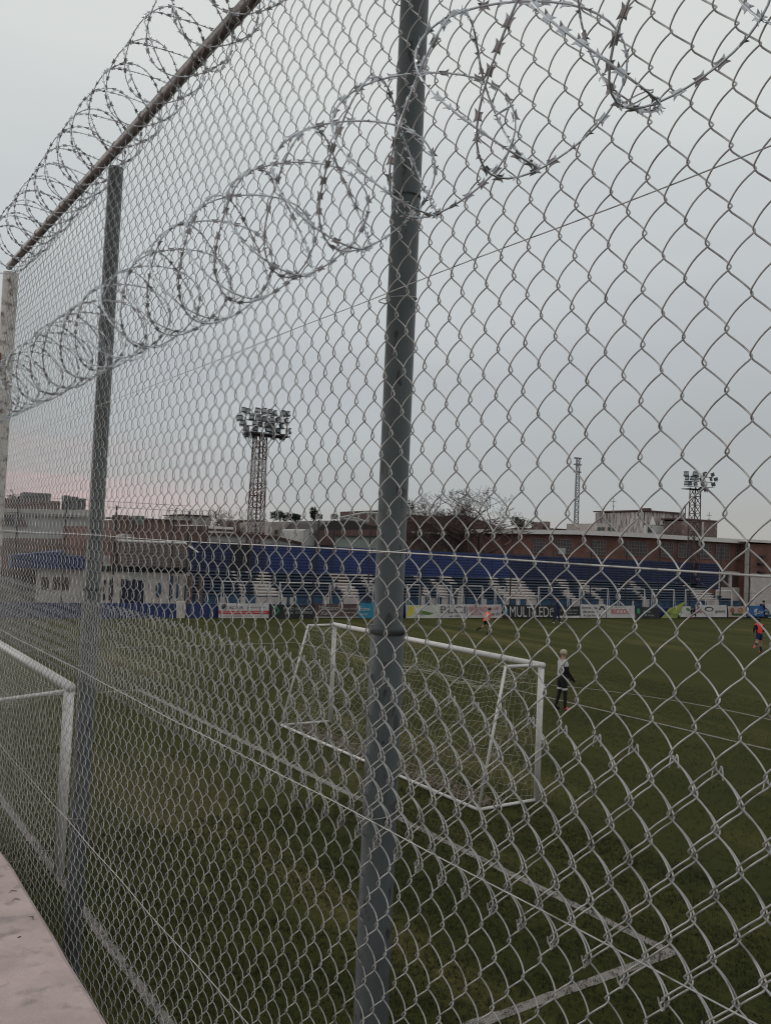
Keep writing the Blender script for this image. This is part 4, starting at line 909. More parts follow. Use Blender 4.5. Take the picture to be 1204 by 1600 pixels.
for a in (199, 212): mb = MB(); pbox(mb, a, a + 10, 896, 907, n1 - .06, .025); mb.build('fanlight', M_pale, c1)
mb = MB(); s_, z_ = at(248, 922, n1 - .04); V = [fw(s_ + .16 * math.cos(t), n1 - .04, z_ + .42 * math.sin(t)) for t in np.linspace(0, 2 * math.pi, 20)[:-1]]; mb.poly(V, N3 * .03); mb.build('oval_shield', M_teal, c1)
for a in (163, 172): mb = MB(); pbox(mb, a, a + 3, 906, 938, n1 - .04, .03); mb.build('pipe', M_fpost, c1)
for a in (268, 277): mb = MB(); pbox(mb, a, a + 3, 900, 935, n1 - .05, .03); mb.build('drainpipe', M_teal, c1)
for a in (296, 312): mb = MB(); pbox(mb, a, a + 6, 900, 945, n1 - .4, .3); mb.build('column', M_rust, c1)
c2 = empty('old_brick_wall', fw(5, 8, 0), 'old brown brick house wall above the corrugated shelter', 'building')
mb = MB(); mb.poly(down([(150, 824), (182, 822), (184, 819), (326, 822), (326, 824)], 8.4), N3 * 5); mb.build('wall', M_brickd, c2)
mb = MB(); pbox(mb, 184, 204, 805, 820, 9.0, 2); mb.build('chimney_block', M_brickd, c2)
mb = MB(); pbox(mb, 212, 226, 806, 820, 9.2, 1.6); mb.build('water_tank', mat('grey_green_tank', (.13, .15, .14), .7), c2)
mb = MB(); s_, z_ = at(198, 846, 4.5); V = [fw(s_ + .45 * math.cos(t), 4.5, z_ + .45 * math.sin(t)) for t in np.linspace(0, math.pi, 16)]; mb.poly(V, N3 * 1.6); dm = mb.build('domed_vent', M_cream, c1)
c3 = empty('pink_brick_house', fw(1, 6, 0), 'salmon brick house wall behind the left fence post', 'building')
mb = MB(); mb.poly(down([(104, 822), (180, 823)], 6.6), N3 * 1.6); mb.build('wall', brick_mat('salmon_brick', (.26, .13, .10), (.20, .10, .08), (.2, .15, .13)), c3)
mb = MB(); pbox(mb, 162, 173, 868, 886, 6.5, .08); mb.build('window', M_pale, c3)
c4 = empty('blue_roofed_dugout', fw(-3, 3, 0), 'blue roofed low building with pale wall at the far left corner', 'building')
mb = MB(); pbox(mb, 58, 148, 890, 950, 3.0, .2); mb.build('wall', M_white, c4)
mb = MB(); pbox(mb, 0, 60, 890, 950, 3.6, .2); mb.build('side_wall', M_rust, c4)
mb = MB(); ppoly(mb, [(18, 868), (100, 861), (104, 868), (134, 870), (134, 890), (18, 887)], 2.6, 2.2); mb.build('roof', M_blue, c4)
for a in (30, 48, 66, 84, 98): mb = MB(); pbox(mb, a, a + 11, 902, 922, 2.95 if a > 58 else 3.5, .04); mb.build('opening', M_brown, c4)
c5 = empty('white_terrace_house', fw(-4, 14, 0), 'wide white house with a dark upper storey and roof blocks at the far left', 'building')
mb = MB(); mb.poly(down([(-60, 793), (140, 797)], 12.0), N3 * 8); mb.build('wall', M_pale, c5)
mb = MB(); mb.poly(down([(-60, 840), (112, 842)], 11.6), N3 * .3); mb.build('lower_wall', brick_mat('dusty_brick', (.20, .12, .11), (.16, .10, .09), (.18, .14, .13)), c5)
mb = MB(); pbox(mb, -60, 95, 779, 795, 13.5, 3); mb.build('upper_storey', M_rust, c5)
mb = MB(); pbox(mb, 37, 80, 770, 781, 14.5, 3); mb.build('roof_block', mat('grey_block', (.12, .125, .125), .9), c5)
for a, b, t in ((101, 109, 774), (111, 123, 776), (126, 135, 779)): mb = MB(); pbox(mb, a, b, t, 796, 13.0, 1.2); mb.build('water_tank', M_lampb, c5)
mb = MB(); ppoly(mb, [(24, 823), (34, 803), (44, 823)], 11.9, .08); mb.build('gable_mark', M_rust, c5)
mb = MB(); pbox(mb, 8, 24, 805, 822, 11.9, .08); mb.build('window', M_glass, c5)
for a in (56, 88, 100, 105, 110): mb = MB(); pbox(mb, a, a + 3, 807, 809.5, 11.9, .08); mb.build('vent', M_fpost, c5)
mb = MB(); pbox(mb, -60, 140, 802, 804, 11.75, .2); mb.build('ledge', M_cream, c5)
# blank blocks beyond, filling the skyline between the nearer roofs
for px0, px1, yt, nn, mm, lab in [(186, 300, 812, 34, M_brickd, 'low brown roofline far behind the old brick wall'), (286, 330, 806, 46, M_cream, 'pale distant block left of the long white roof'), (600, 650, 812, 40, M_brickd, 'distant brown block hidden by the middle fence post'), (866, 934, 829, 40, M_pale, 'distant pale block peeping over the brick building roof')]:
    q = empty('distant_house', fw(at((px0 + px1) / 2, yt, nn)[0], nn, 0), lab, 'building')
    mb = MB(); mb.poly(down([(px0, yt), (px1, yt + 1)], nn), N3 * 9); mb.build('wall', mm, q)
    mb = MB(); pbox(mb, px0 - 1, px1 + 1, yt - 1.5, yt, nn - .2, 9.3); mb.build('parapet', M_brown, q)

# ------------------------------------------------------------------ masts
def lattice(name_root, px, py_t, n, w_b, w_t, mats, root, zt):
    s_ = at(px, py_t, n)[0]
    legs = [(-1, -1), (1, -1), (1, 1), (-1, 1)]; secs = 14
    def pos(l, t): w = w_b + (w_t - w_b) * t; return fw(s_ + l[0] * w / 2, n + l[1] * w / 2, zt * t)
    for l in legs:
        mb = MB()
        for i in range(secs): mb.cur = (i // 2) % 2; mb.bar(pos(l, i / secs), pos(l, (i + 1) / secs), 0.05, 6)
        mb.build('leg', mats, root)
    for k in range(4):
        a, b = legs[k], legs[(k + 1) % 4]; mb = MB()
        for i in range(secs):
            mb.cur = (i // 2) % 2
            mb.bar(pos(a, i / secs), pos(b, (i + 1) / secs), 0.028, 4); mb.bar(pos(b, i / secs), pos(a, (i + 1) / secs), 0.028, 4); mb.bar(pos(a, i / secs), pos(b, i / secs), 0.028, 4)
        mb.build('bracing', mats, root)
    mb = MB(); mb.bar(fw(s_, n, 0), fw(s_, n, zt), 0.06, 6); mb.build('ladder', mats[0], root)
    return s_
fl = MB(); fl.box((0, 0, 0), (0.52, 0.26, 0.42)); fl.cur = 1; fl.box((0, -0.14, 0), (0.46, 0.02, 0.36)); fl.cur = 0
fl.box((0, -0.2, 0.22), (0.54, 0.14, 0.02)); fl.bar((-.28, 0.05, 0), (-.28, .05, -.34), .02, 4); fl.bar((.28, 0.05, 0), (.28, .05, -.34), .02, 4); fl.bar((-.28, .05, -.34), (.28, .05, -.34), .02, 4)
_t = fl.build('floodlight', [M_lampb, M_lampg], None, origin=(0, 0, 0)); FLM = _t.data; bpy.data.objects.remove(_t)
def heads(root, n, spots, scl, s_c, plat):
    for px, py, yaw, pit in spots:
        s_, z_ = at(px, py, n)
        R = (Matrix.Rotation(FA + yaw, 3, 'Z') @ Matrix.Rotation(pit, 3, 'X') @ Matrix.Rotation(random.uniform(-.12, .12), 3, 'Y'))
        inst('floodlight', FLM, root, fw(s_, n + random.uniform(-.5, .5), z_), [list(r) for r in R], scl * random.uniform(.9, 1.1))
t1 = empty('floodlight_mast', fw(at(400, 850, 9.0)[0], 9.0, 0), 'red and white lattice floodlight mast left of the middle fence post', 'mast', 'floodlight masts behind the far stand')
s1c = lattice('m', 406, 690, 9.0, 1.05, 0.72, [M_red, M_mastw], t1, at(410, 680, 9.0)[1])
spots = []
for r, (y, xs) in enumerate([(644, [380, 388, 399, 409, 419, 430, 441, 449]), (655, [378, 391, 403, 413, 424, 434, 446]), (663, [382, 396, 407, 419, 428, 440]), (671, [388, 400, 417, 427, 436, 450]), (681, [388, 398, 428, 441])]):
    for x in xs: spots.append((x, y + (x - 410) * .09, (x - 412) * 0.022 + random.uniform(-.25, .25), -0.25 - 0.2 * random.random()))
heads(t1, 9.0, spots, 0.68, s1c, None)
fr = MB()
for y0_ in (648, 658, 667, 676):
    for dn_ in (-.35, .35):
        a, b = at(382, y0_ - 2.5, 9.0 + dn_), at(450, y0_ + 3.5, 9.0 + dn_); fr.bar(fw(a[0], 9.0 + dn_, a[1]), fw(b[0], 9.0 + dn_, b[1]), .035, 5)
for x in (384, 396, 410, 424, 438, 448): a, b = at(x, 645, 9.0), at(x, 679, 9.0); fr.bar(fw(a[0], 9.0, a[1]), fw(b[0], 9.0, b[1]), .03, 5)
fr.build('head_frame', M_lampb, t1)
mb = MB(); a = at(384, 677, 9); b = at(448, 682, 9); fbox(mb, a[0], b[0], 8.3, 9.7, (a[1] + b[1]) / 2 - .08, (a[1] + b[1]) / 2); mb.build('platform', M_dark, t1)
fr = MB()
for sx in (-1, 1): fr.bar(fw(s1c + sx * .4, 9, b[1] - 1.3), fw(s1c + sx * 1.3, 9, b[1]), .03, 5)
fr.build('strut', M_lampb, t1)

t2 = empty('floodlight_mast', fw(at(1082, 890, 5.2)[0], 5.2, 0), 'dark lattice floodlight mast standing in front of the brick building at the right', 'mast', 'floodlight masts behind the far stand')
s2c = lattice('m', 1084.5, 800, 7.4, 0.78, 0.62, [M_mastd, M_mastd], t2, at(1087, 762, 7.4)[1])
spots = []
for y, xs in [(741, [1077, 1084, 1091, 1099, 1107]), (748, [1075, 1082, 1089, 1098, 1104, 1111]), (756, [1075, 1083, 1090, 1097, 1103, 1110]), (764, [1099, 1104, 1109])]:
    for x in xs: spots.append((x, y + (x - 1090) * .06, (x - 1092) * .06 + random.uniform(-.3, .3), -.3))
heads(t2, 7.4, spots, 0.70, s2c, None)
mb = MB(); a = at(1070, 763, 7.4); b = at(1094, 764, 7.4); fbox(mb, a[0], b[0], 6.9, 7.9, a[1] - .05, a[1]); mb.build('platform', M_dark, t2)
fr = MB()
for y0_ in (745, 753, 761):
    a, b = at(1073, y0_ - 1, 7.4), at(1112, y0_ + 1, 7.4); fr.bar(fw(a[0], 7.4, a[1]), fw(b[0], 7.4, b[1]), .03, 5)
fr.build('head_frame', M_lampb, t2)

def tower_far(px, yt, n, wpx, label, name, cat, mats):
    root = empty(name, fw(at(px, yt, n)[0], n, 0), label, cat)
    sc_ = (n + 46) / 1342; s_, zt = at(px, yt, n); w = wpx * sc_ * 1.2; secs = 22
    legs = [(-1, -.6), (1, -.6), (0, 1)]
    def pos(l, t): ww = w * (1 - .35 * t); return fw(s_ + l[0] * ww / 2, n + l[1] * ww / 2, zt * t)
    for l in legs: mb = MB(); mb.bar(pos(l, 0), pos(l, 1), .10, 5); mb.build('leg', mats, root)
    mb = MB()
    for i in range(secs):
        for k in range(3):
            a, b = legs[k], legs[(k + 1) % 3]; mb.bar(pos(a, i / secs), pos(b, (i + 1) / secs), .06, 4); mb.bar(pos(a, i / secs), pos(b, i / secs), .06, 4)
    mb.build('bracing', mats, root)
    mb = MB()
    for z_ in (zt, zt - 1.2, zt - 2.6):
        mb.box(fw(s_, n, z_), (w * 1.5, .5, .25), FA)
    mb.build('antenna_panels', mats, root)
    return root
M_far = mat('distant_grey_steel', (.22, .22, .23), .7)
tower_far(902, 716, 80.0, 9, 'tall thin grey lattice radio tower on the skyline right of centre', 'radio_tower', 'tower', M_far)
for px, yt, lab in ((958, 778, 'thin whip aerial standing on the small rooftop hut'), (716, 764, 'faint cross shaped aerial above the bare tree'), (1107, 800, 'short aerial rod on the brown roof block')):
    n = 26.0 if px > 900 else 60.0; s_, zt = at(px, yt, n); r_ = empty('aerial', fw(s_, n, 0), lab, 'aerial')
    mb = MB(); mb.bar(fw(s_, n, 0), fw(s_, n, zt), .04, 5); mb.build('rod', M_far, r_)
    mb = MB(); mb.bar(fw(s_ - .4, n, zt - .4), fw(s_ + .4, n, zt - .4), .03, 4); mb.bar(fw(s_ - .25, n, zt - .9), fw(s_ + .25, n, zt - .9), .03, 4); mb.build('crossarm', M_far, r_)
for px, lab in ((498, 'twin lamp pole with a boxy lantern left of the middle post'), (522, 'short lamp pole with a single boxy lantern nearest the middle post')):
    n = 6.9; s_, zt = at(px, 812, n); r_ = empty('street_lamp', fw(s_, n, 0), lab, 'lamp post')
    mb = MB(); mb.bar(fw(s_, n, 0), fw(s_, n, zt), .05, 8); mb.build('pole', M_fpost, r_)
    mb = MB(); c = fw(s_, n, zt + .2); R = Matrix.Rotation(FA, 3, 'Z'); mb.box(c, (.42, .3, .3), FA); mb.box(c + [0, 0, .17], (.32, .24, .06), FA); mb.build('lantern', M_corr, r_)

# ------------------------------------------------------------------ trees
def bare_tree(px, py, n, h, label, seed, wide=1.0):
    rg = random.Random(seed); s_, z_ = at(px, py, n); base = fw(s_, n, 0)
    root = empty('bare_tree', base, label, 'tree'); tm = MB(); cm = MB()
    def grow(p, d, l, r, depth):
        k = 3; pts = [p]; q = p.copy(); dd = d.copy()
        for i in range(k):
            dd = dd + np.array([rg.gauss(0, .12), rg.gauss(0, .12), rg.gauss(0, .08)]); dd /= np.linalg.norm(dd); q = q + dd * l / k; pts.append(q.copy())
        (tm if depth < 3 else cm).tube(pts, np.maximum(np.linspace(r, r * .62, k + 1), .013), 6 if depth < 3 else 3, cap=False)
        if depth >= (8 if h > 10 and n < 20 else 7): return
        for j in range(3 if depth in (0, 1, 3, 5) else 2):
            a = rg.random() * 6.28; sp = rg.uniform(.45, .85); side_ = np.array([math.cos(a), math.sin(a), 0.15])
            nd = dd * (1 - sp * .5) + side_ * sp * wide; nd /= np.linalg.norm(nd); t = rg.uniform(.6, 1)
            grow(pts[-1] if j == 0 else pts[2] if t < .8 else pts[-1], nd, l * rg.uniform(.62, .86), r * .6, depth + 1)
    grow(base, np.array([0.02, 0, 1.0]), h * .26, h * .028, 0)
    tm.build('trunk', M_bark, root); cm.build('crown', M_twig, root)
bare_tree(728, 860, 10.0, 12.5, 'leafless spreading tree in front of the brown hall', 4, 1.25)
bare_tree(688, 860, 10.6, 11.5, 'second leafless tree closer to the middle fence post', 9, 1.2)
bare_tree(322, 860, 30.0, 9.5, 'small distant leafless tree above the long white roof', 21, 1.0)
def leafy(px, py_t, py_b, n, wpx, label, seed, name='evergreen_tree', dens=900):
    rg = random.Random(seed); s_, zt = at(px, py_t, n); zb = at(px, py_b, n)[1]; w = abs(at(px + wpx / 2, py_t, n)[0] - at(px - wpx / 2, py_t, n)[0])
    root = empty(name, fw(s_, n, 0), label, 'tree'); h = zt - zb; m = MB()
    lobes = [(s_ + rg.uniform(-.4, .4) * w, n + rg.uniform(-.3, .3) * w, zb + h * rg.uniform(.3, .8), rg.uniform(.16, .3)) for _ in range(9)]
    for k in range(dens):
        L_ = rg.choice(lobes); v = np.array([rg.gauss(0, 1), rg.gauss(0, 1), rg.gauss(0, 1)]); v /= np.linalg.norm(v); rr = rg.uniform(.55, 1.05)
        c = fw(L_[0] + v[0] * w * L_[3] * rr, L_[1] + v[1] * w * L_[3] * rr, L_[2] + v[2] * h * .35 * rr)
        a = rg.uniform(.05, .13) * max(1, h * .35); e1 = np.array([rg.gauss(0, 1) for _ in range(3)]); e1 /= np.linalg.norm(e1); e2 = np.cross(e1, v); e2 /= np.linalg.norm(e2) + 1e-6
        m.add([c - e1 * a, c + e2 * a * .5, c + e1 * a, c - e2 * a * .5], [(0, 1, 2, 3)])
    m.build('crown', M_leaf, root)
    m = MB(); m.tube([fw(s_, n, 0), fw(s_ + .1, n, zb + h * .5)], [.2, .08], 7); m.build('trunk', M_bark, root)
leafy(817, 808, 832, 22, 32, 'dark evergreen tree just above the left end of the brick building roof', 1)
leafy(437, 797, 816, 34, 34, 'flat topped dark tree right of the red and white mast', 2)
leafy(460, 803, 816, 32, 22, 'smaller dark tree between the flat topped tree and the lamp pole', 3)
leafy(490, 793, 816, 20, 10, 'narrow dark cypress beside the lamp poles', 4, dens=500)
leafy(356, 813, 828, 40, 40, 'dull rounded tree left of the red and white mast', 5)
leafy(642, 781, 806, 40, 12, 'dark tree top showing right beside the middle fence post', 6, dens=400)
leafy(30, 768, 790, 60, 30, 'distant tree top behind the white house at the far left', 8, dens=500)

# ------------------------------------------------------------------ people
def person(loc, facing, J, R_, seg_mats, mats, label, hair_m, h=1.72, group=None):
    """J joints (x right, y forward, z up) for a 1.72 m figure; body is one skinned surface"""
    names = list(J); idx = {k: i for i, k in enumerate(names)}
    edges = [('pelvis', 'waist'), ('waist', 'chest'), ('chest', 'neck'), ('neck', 'skull'), ('skull', 'crown')]
    for s in 'LR':
        edges += [('pelvis', 'hip' + s), ('hip' + s, 'knee' + s), ('knee' + s, 'ankle' + s), ('ankle' + s, 'toe' + s), ('chest', 'sho' + s), ('sho' + s, 'elb' + s), ('elb' + s, 'wri' + s), ('wri' + s, 'hand' + s)]
        for f in range(5):
            k = 'f%d%s' % (f, s); wv = np.array(J['hand' + s]); dv = wv - np.array(J['wri' + s]); dv /= np.linalg.norm(dv)
            perp = np.cross(dv, [1, 0, 0]); perp /= np.linalg.norm(perp) + 1e-6
            if f < 4: J[k] = tuple(wv + dv * (.075 - .008 * abs(f - 1)) + perp * (.026 * (f - 1.5)))
            else: J[k] = tuple(np.array(J['wri' + s]) + dv * .05 + perp * -.06)
            if k not in idx: names.append(k); idx[k] = len(names) - 1
            edges.append((('hand' + s) if f < 4 else ('wri' + s), k)); R_[k] = (.010, .010)
    rad = dict(pelvis=(.14, .105), waist=(.13, .095), chest=(.155, .11), neck=(.055, .055), skull=(.075, .088), crown=(.07, .08))
    for s in 'LR': rad.update({'hip' + s: (.088, .095), 'knee' + s: (.055, .06), 'ankle' + s: (.038, .042), 'toe' + s: (.042, .03), 'sho' + s: (.062, .062), 'elb' + s: (.042, .042), 'wri' + s: (.028, .03), 'hand' + s: (.036, .022)})
    rad.update(R_)
    rad = {q: ((v[0] * 1.18, v[1] * 1.18) if q[0] != 'f' and q not in ('skull', 'crown') else v) for q, v in rad.items()}
    me = bpy.data.meshes.new('body'); k_ = h / 1.72
    me.from_pydata([tuple(np.array(J[n_]) * k_) for n_ in names], [(idx[a], idx[b]) for a, b in edges], [])
    ob = bpy.data.objects.new('body', me); COL.objects.link(ob)
    md = ob.modifiers.new('skin', 'SKIN'); md.use_smooth_shade = True; md.branch_smoothing = 0.6
    for i, n_ in enumerate(names): v = me.skin_vertices[0].data[i]; v.radius = (rad[n_][0] * k_, rad[n_][1] * k_); v.use_root = (n_ == 'pelvis')
    sb = ob.modifiers.new('sub', 'SUBSURF'); sb.levels = 2; sb.render_levels = 2
    bpy.context.view_layer.update(); dg = bpy.context.evaluated_depsgraph_get(); m2 = bpy.data.meshes.new_from_object(ob.evaluated_get(dg))
    bpy.data.objects.remove(ob)
    for m in mats: m2.materials.append(m)
    segs = [(np.array(J[a]) * k_, np.array(J[b]) * k_, seg_mats(a, b)) for a, b in edges]
    for p in m2.polygons:
        c = np.array(p.center); best = None
        for a, b, fn in segs:
            ab = b - a; t = max(0, min(1, (c - a) @ ab / (ab @ ab))); d = np.linalg.norm(c - a - ab * t)
            if best is None or d < best[0]: best = (d, fn, t)
        p.material_index = best[1](best[2]) if callable(best[1]) else best[1]; p.use_smooth = True
    root = empty('person', loc, label, 'person', group); root.rotation_euler = (0, 0, facing)
    o = bpy.data.objects.new('body', m2); COL.objects.link(o); o.parent = root
    # hair cap
    hm = MB(); c = (np.array(J['skull']) * .45 + np.array(J['crown']) * .55) * k_; V = []; F = []; a_, b_ = 9, 14
    for i in range(a_ + 1):
        for j in range(b_):
            ph = math.pi * .60 * i / a_; t = 2 * math.pi * j / b_; jit = 1 + .04 * math.sin(5 * t + i)
            V.append(c + k_ * jit * np.array([.088 * math.sin(ph) * math.cos(t), .104 * math.sin(ph) * math.sin(t) - .014, .098 * math.cos(ph) + .012]))
    F = [(i * b_ + j, i * b_ + (j + 1) % b_, (i + 1) * b_ + (j + 1) % b_, (i + 1) * b_ + j) for i in range(a_) for j in range(b_)]
    ORI[root.name] = np.zeros(3); hm.add(V, F); hm.build('hair', hair_m, root, smooth=True)
    fm = MB()   # nose and ears
    s_ = np.array(J['skull']) * k_; hc = (s_ + np.array(J['crown']) * k_) / 2
    fm.add([hc + [-.012, .08, -.04], hc + [.012, .08, -.04], hc + [0, .112, -.045], hc + [0, .085, -.005]], [(0, 1, 2), (0, 2, 3), (1, 3, 2)])
    for sx in (-1, 1): fm.box(hc + [sx * .083, 0, -.03], (.016, .03, .055))
    fm.build('face_features', M_skin, root)
    em = MB()
    for sx in (-1, 1): em.box(hc + [sx * .03, .083, -.01], (.018, .01, .01))
    em.build('eye', M_black, root)
    return root
def stand_pose():
    return dict(pelvis=(0, 0, .93), waist=(0, .0, 1.08), chest=(0, .0, 1.30), neck=(0, .01, 1.47), skull=(0, .03, 1.56), crown=(0, .03, 1.65),
        hipL=(-.09, 0, .88), kneeL=(-.10, .02, .48), ankleL=(-.10, -.03, .08), toeL=(-.11, .12, .035), hipR=(.09, 0, .88), kneeR=(.11, .05, .48), ankleR=(.12, .08, .08), toeR=(.13, .24, .035),
        shoL=(-.17, 0, 1.38), elbL=(-.22, -.02, 1.12), wriL=(-.20, .06, .88), handL=(-.19, .09, .81), shoR=(.17, 0, 1.38), elbR=(.22, .02, 1.12), wriR=(.20, .16, .90), handR=(.19, .21, .85))
def seg_fn(shirt, sleeve, glove, shorts, legc, boots, head=2, hem=None, slv=0.5, lower=None):
    def f(a, b):
        if b in ('waist', 'chest') : return shirt if b == 'chest' else (lambda t: shorts if t < .12 else shirt)
        if b == 'neck': return lambda t: shirt if t < .45 else head
        if a in ('neck', 'skull'): return head
        if b[:3] == 'sho': return shirt
        if a[:3] == 'sho': return lambda t: shirt if t < slv else sleeve
        if a[:3] == 'elb': return sleeve
        if a[:3] == 'wri' or a[:4] == 'hand': return glove
        if b[:3] == 'hip': return shorts
        if a[:3] == 'hip': return lambda t: shorts if t < .62 else (hem if hem is not None and t < .70 else legc)
        if a[:4] == 'knee': return legc if lower is None else (lambda t: legc if t < .4 else lower)
        if a[:5] == 'ankle': return boots(a[-1]) if callable(boots) else boots
        return head
    return f
# goalkeeper: faces +X (to the right in the photo)
J = stand_pose(); J.update(elbL=(-.20, .06, 1.12), wriL=(-.15, .26, .92), handL=(-.13, .32, .86), elbR=(.22, .05, 1.12), wriR=(.17, .22, .92), handR=(.15, .28, .86), kneeL=(-.1, -.02, .48), ankleL=(-.12, -.13, .08), toeL=(-.13, .03, .035), ankleR=(.11, .05, .08), toeR=(.14, .22, .035))
M_k = [M_shirt, M_black, M_skin, M_pinks, M_hem]
kp = gnd(876, 1110); person((kp[0], kp[1], 0), math.radians(-108), J, dict(chest=(.175, .125), waist=(.155, .12), pelvis=(.15, .12), hipL=(.10, .11), hipR=(.10, .11), kneeL=(.05, .055), kneeR=(.05, .055), shoL=(.07, .07), shoR=(.07, .07)), seg_fn(0, 1, 1, 1, 1, lambda s: 3 if s == 'R' else 1, 2, hem=4, slv=.45), M_k, 'goalkeeper with bleached hair in pale shirt and black sleeves standing right of the portable goal', M_blond, 1.74)
# runner in orange, leaning forward to the right
def run_pose():
    return dict(pelvis=(0, 0, .92), waist=(0, .03, 1.07), chest=(0, .10, 1.28), neck=(0, .15, 1.43), skull=(0, .19, 1.52), crown=(0, .21, 1.60),
        hipL=(-.09, 0, .88), kneeL=(-.10, -.12, .50), ankleL=(-.10, -.46, .38), toeL=(-.10, -.53, .25), hipR=(.09, .02, .88), kneeR=(.10, .22, .52), ankleR=(.11, .06, .10), toeR=(.11, .21, .05),
        shoL=(-.17, .11, 1.35), elbL=(-.24, .10, 1.08), wriL=(-.20, .32, 1.02), handL=(-.18, .39, 1.03), shoR=(.17, .10, 1.35), elbR=(.25, -.02, 1.12), wriR=(.22, .12, .94), handR=(.20, .19, .92))
rp_ = gnd(758, 993); person((rp_[0], rp_[1], 0), math.radians(-118), run_pose(), dict(chest=(.22, .18), waist=(.20, .17), pelvis=(.18, .15), shoL=(.085, .085), shoR=(.085, .085)), seg_fn(0, 3, 2, 1, 2, 1, 2, slv=.2, lower=1), [M_orange, M_black, M_skin, M_hem], 'running player in an orange bib with white sleeves near the far banners', M_hair, 1.5)
def bib(root, J, h, m, sx, sy, label=None):
    k_ = h / 1.72; P = [np.array(J['pelvis']) + [0, 0, -.03], np.array(J['waist']), (np.array(J['waist']) + np.array(J['chest'])) / 2, np.array(J['chest']), np.array(J['chest']) * .45 + np.array(J['neck']) * .55]
    S = [1.0, .96, 1.0, 1.02, .62]; V = []; n = 18
    for i, (p, q) in enumerate(zip(P, S)):
        for j in range(n):
            t = 2 * math.pi * j / n; r_ = 1 + .05 * math.sin(5 * t + i) * (1.2 - i * .25)
            V.append((p + np.array([sx * q * r_ * math.cos(t), sy * q * r_ * math.sin(t), 0])) * k_)
    F = [(i * n + j, i * n + (j + 1) % n, (i + 1) * n + (j + 1) % n, (i + 1) * n + j) for i in range(len(P) - 1) for j in range(n)]
    b_ = MB(); b_.add(V, F); b_.build('training_bib', m, root, smooth=True)
_j = run_pose(); _r = [o_ for o_ in bpy.data.objects if o_.get('label', '').startswith('running player in an orange')][0]
bib(_r, _j, 1.5, M_orange, .22, .18)
# player in red seen from behind
J = run_pose(); J.update(waist=(0, .02, 1.07), chest=(0, .06, 1.28), neck=(0, .09, 1.44), skull=(0, .12, 1.53), crown=(0, .13, 1.61), shoL=(-.18, .06, 1.36), shoR=(.18, .06, 1.36), elbL=(-.30, .0, 1.14), wriL=(-.24, .1, .98), handL=(-.22, .15, .95), elbR=(.29, .02, 1.12), wriR=(.26, .14, 1.0), handR=(.24, .2, 1.0), kneeL=(-.16, -.05, .52), ankleL=(-.40, -.25, .40), toeL=(-.50, -.27, .26), kneeR=(.10, .08, .5), ankleR=(.12, .02, .1), toeR=(.13, .16, .05))
rp_ = gnd(1185, 1021); person((rp_[0], rp_[1], 0), math.radians(-22), J, {'chest': (.18, .12), 'waist': (.15, .10)}, seg_fn(0, 1, 2, 3, 2, 4, 2, slv=.12, lower=3), [M_redv, M_black, M_skin, M_navyc, M_pinks], 'player in a red bib and navy shorts jogging away at the right edge', M_hair, 1.78)
# walking man in navy
J = stand_pose(); J.update(kneeL=(-.1, .14, .5), ankleL=(-.1, .2, .1), toeL=(-.1, .35, .05), kneeR=(.1, -.06, .48), ankleR=(.1, -.28, .12), toeR=(.1, -.17, .04))
rp_ = gnd(869, 975); person((rp_[0], rp_[1], 0), math.radians(-125), J, {}, seg_fn(0, 0, 1, 0, 0, 2, 1, slv=.5), [M_navyc, M_skin, M_hem], 'man in dark navy clothes walking past the black banner', M_hair, 1.75)
# seated man in blue jeans
J = stand_pose(); J.update(pelvis=(0, 0, .55), waist=(0, .0, .70), chest=(0, .05, .92), neck=(0, .09, 1.08), skull=(0, .12, 1.17), crown=(0, .13, 1.25), hipL=(-.1, .03, .52), hipR=(.1, .03, .52), kneeL=(-.12, .45, .52), kneeR=(.12, .45, .52), ankleL=(-.12, .50, .09), ankleR=(.12, .55, .09), toeL=(-.12, .64, .04), toeR=(.12, .69, .04), shoL=(-.17, .05, 1.0), shoR=(.17, .05, 1.0), elbL=(-.2, .12, .78), elbR=(.2, .12, .78), wriL=(-.14, .34, .66), wriR=(.14, .34, .66), handL=(-.12, .41, .64), handR=(.12, .41, .64))
rp_ = gnd(1191, 966); person((rp_[0], rp_[1] + .1, 0), math.radians(-125), J, {}, seg_fn(0, 0, 1, 2, 2, 3, 1), [M_navyc, M_skin, M_jean, M_hem], 'man in dark top and light jeans sitting by the right end banners', M_hair, 1.85)
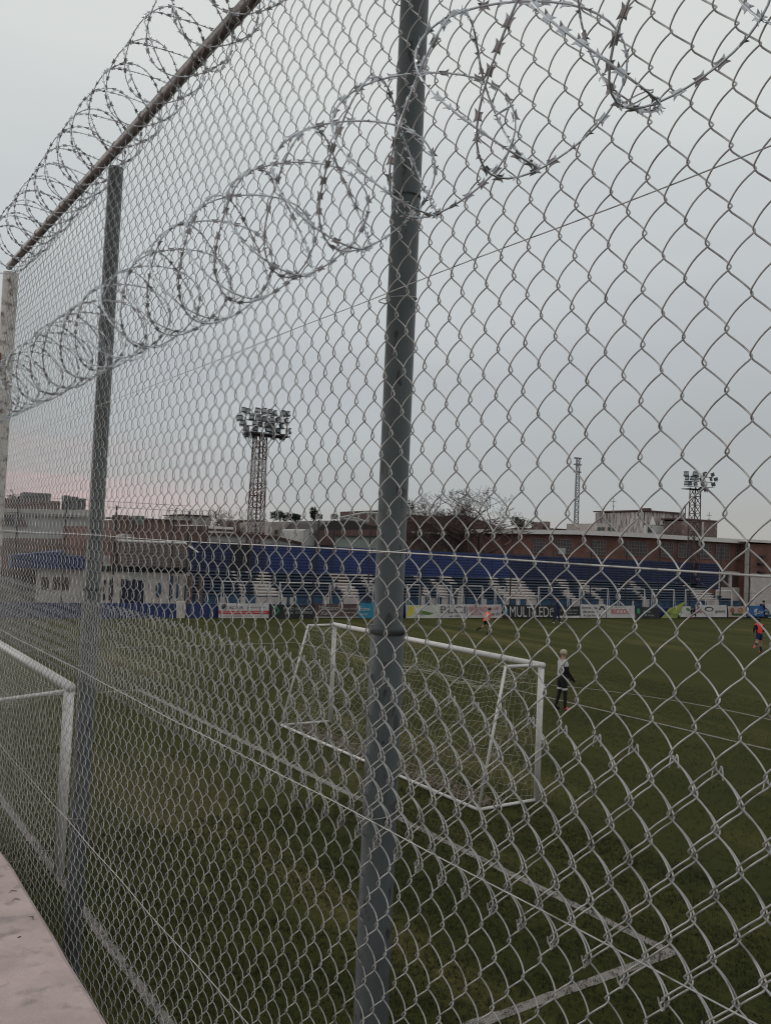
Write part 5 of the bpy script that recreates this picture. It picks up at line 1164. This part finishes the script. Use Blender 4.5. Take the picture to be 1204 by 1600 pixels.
mb = MB(); mb.box((rp_[0], rp_[1] + .12, .20), (.45, .4, .40)); bx_ = mb.build('storage_box', M_dark); tag(bx_, 'low dark box the man in light jeans sits on', 'box')
# crouching child
J = stand_pose(); J.update(pelvis=(0, -.1, .30), waist=(0, -.02, .46), chest=(0, .10, .66), neck=(0, .18, .80), skull=(0, .22, .90), crown=(0, .24, .99), hipL=(-.1, -.06, .30), hipR=(.1, -.06, .30), kneeL=(-.14, .26, .45), kneeR=(.14, .26, .45), ankleL=(-.13, .05, .09), ankleR=(.13, .05, .09), toeL=(-.13, .2, .04), toeR=(.13, .2, .04), shoL=(-.16, .1, .72), shoR=(.16, .1, .72), elbL=(-.2, .3, .6), elbR=(.2, .3, .6), wriL=(-.1, .44, .5), wriR=(.1, .44, .5), handL=(-.08, .5, .47), handR=(.08, .5, .47))
rp_ = gnd(1078, 966); person((rp_[0], rp_[1], 0), math.radians(200), J, {}, seg_fn(0, 0, 1, 0, 0, 2, 1), [M_black, M_skin, M_redv], 'crouching child in black with red shoes in front of the white banners', M_hair, 1.5)
# spectator on the top step
J = stand_pose(); 
J.update(pelvis=(0, 0, .45), waist=(0, .0, .60), chest=(0, .03, .82), neck=(0, .07, .98), skull=(0, .1, 1.07), crown=(0, .11, 1.15), hipL=(-.1, .03, .42), hipR=(.1, .03, .42), kneeL=(-.12, .42, .42), kneeR=(.12, .42, .42), ankleL=(-.12, .46, .05), ankleR=(.12, .46, .05), toeL=(-.12, .6, .0), toeR=(.12, .6, .0), shoL=(-.17, .03, .9), shoR=(.17, .03, .9), elbL=(-.2, .1, .68), elbR=(.2, .1, .68), wriL=(-.14, .3, .56), wriR=(.14, .3, .56), handL=(-.12, .37, .54), handR=(.12, .37, .54))
s_, _ = at(1092, 905, n0 + 6.5 * dn); q_ = fw(s_, n0 + 7 * dn + .2, zrow[1]); person(tuple(q_), FA + math.pi, J, {}, seg_fn(0, 0, 1, 0, 0, 0, 1), [M_navyc, M_skin], 'spectator in dark clothes sitting on the top step against the navy wall', M_hair, 1.7)
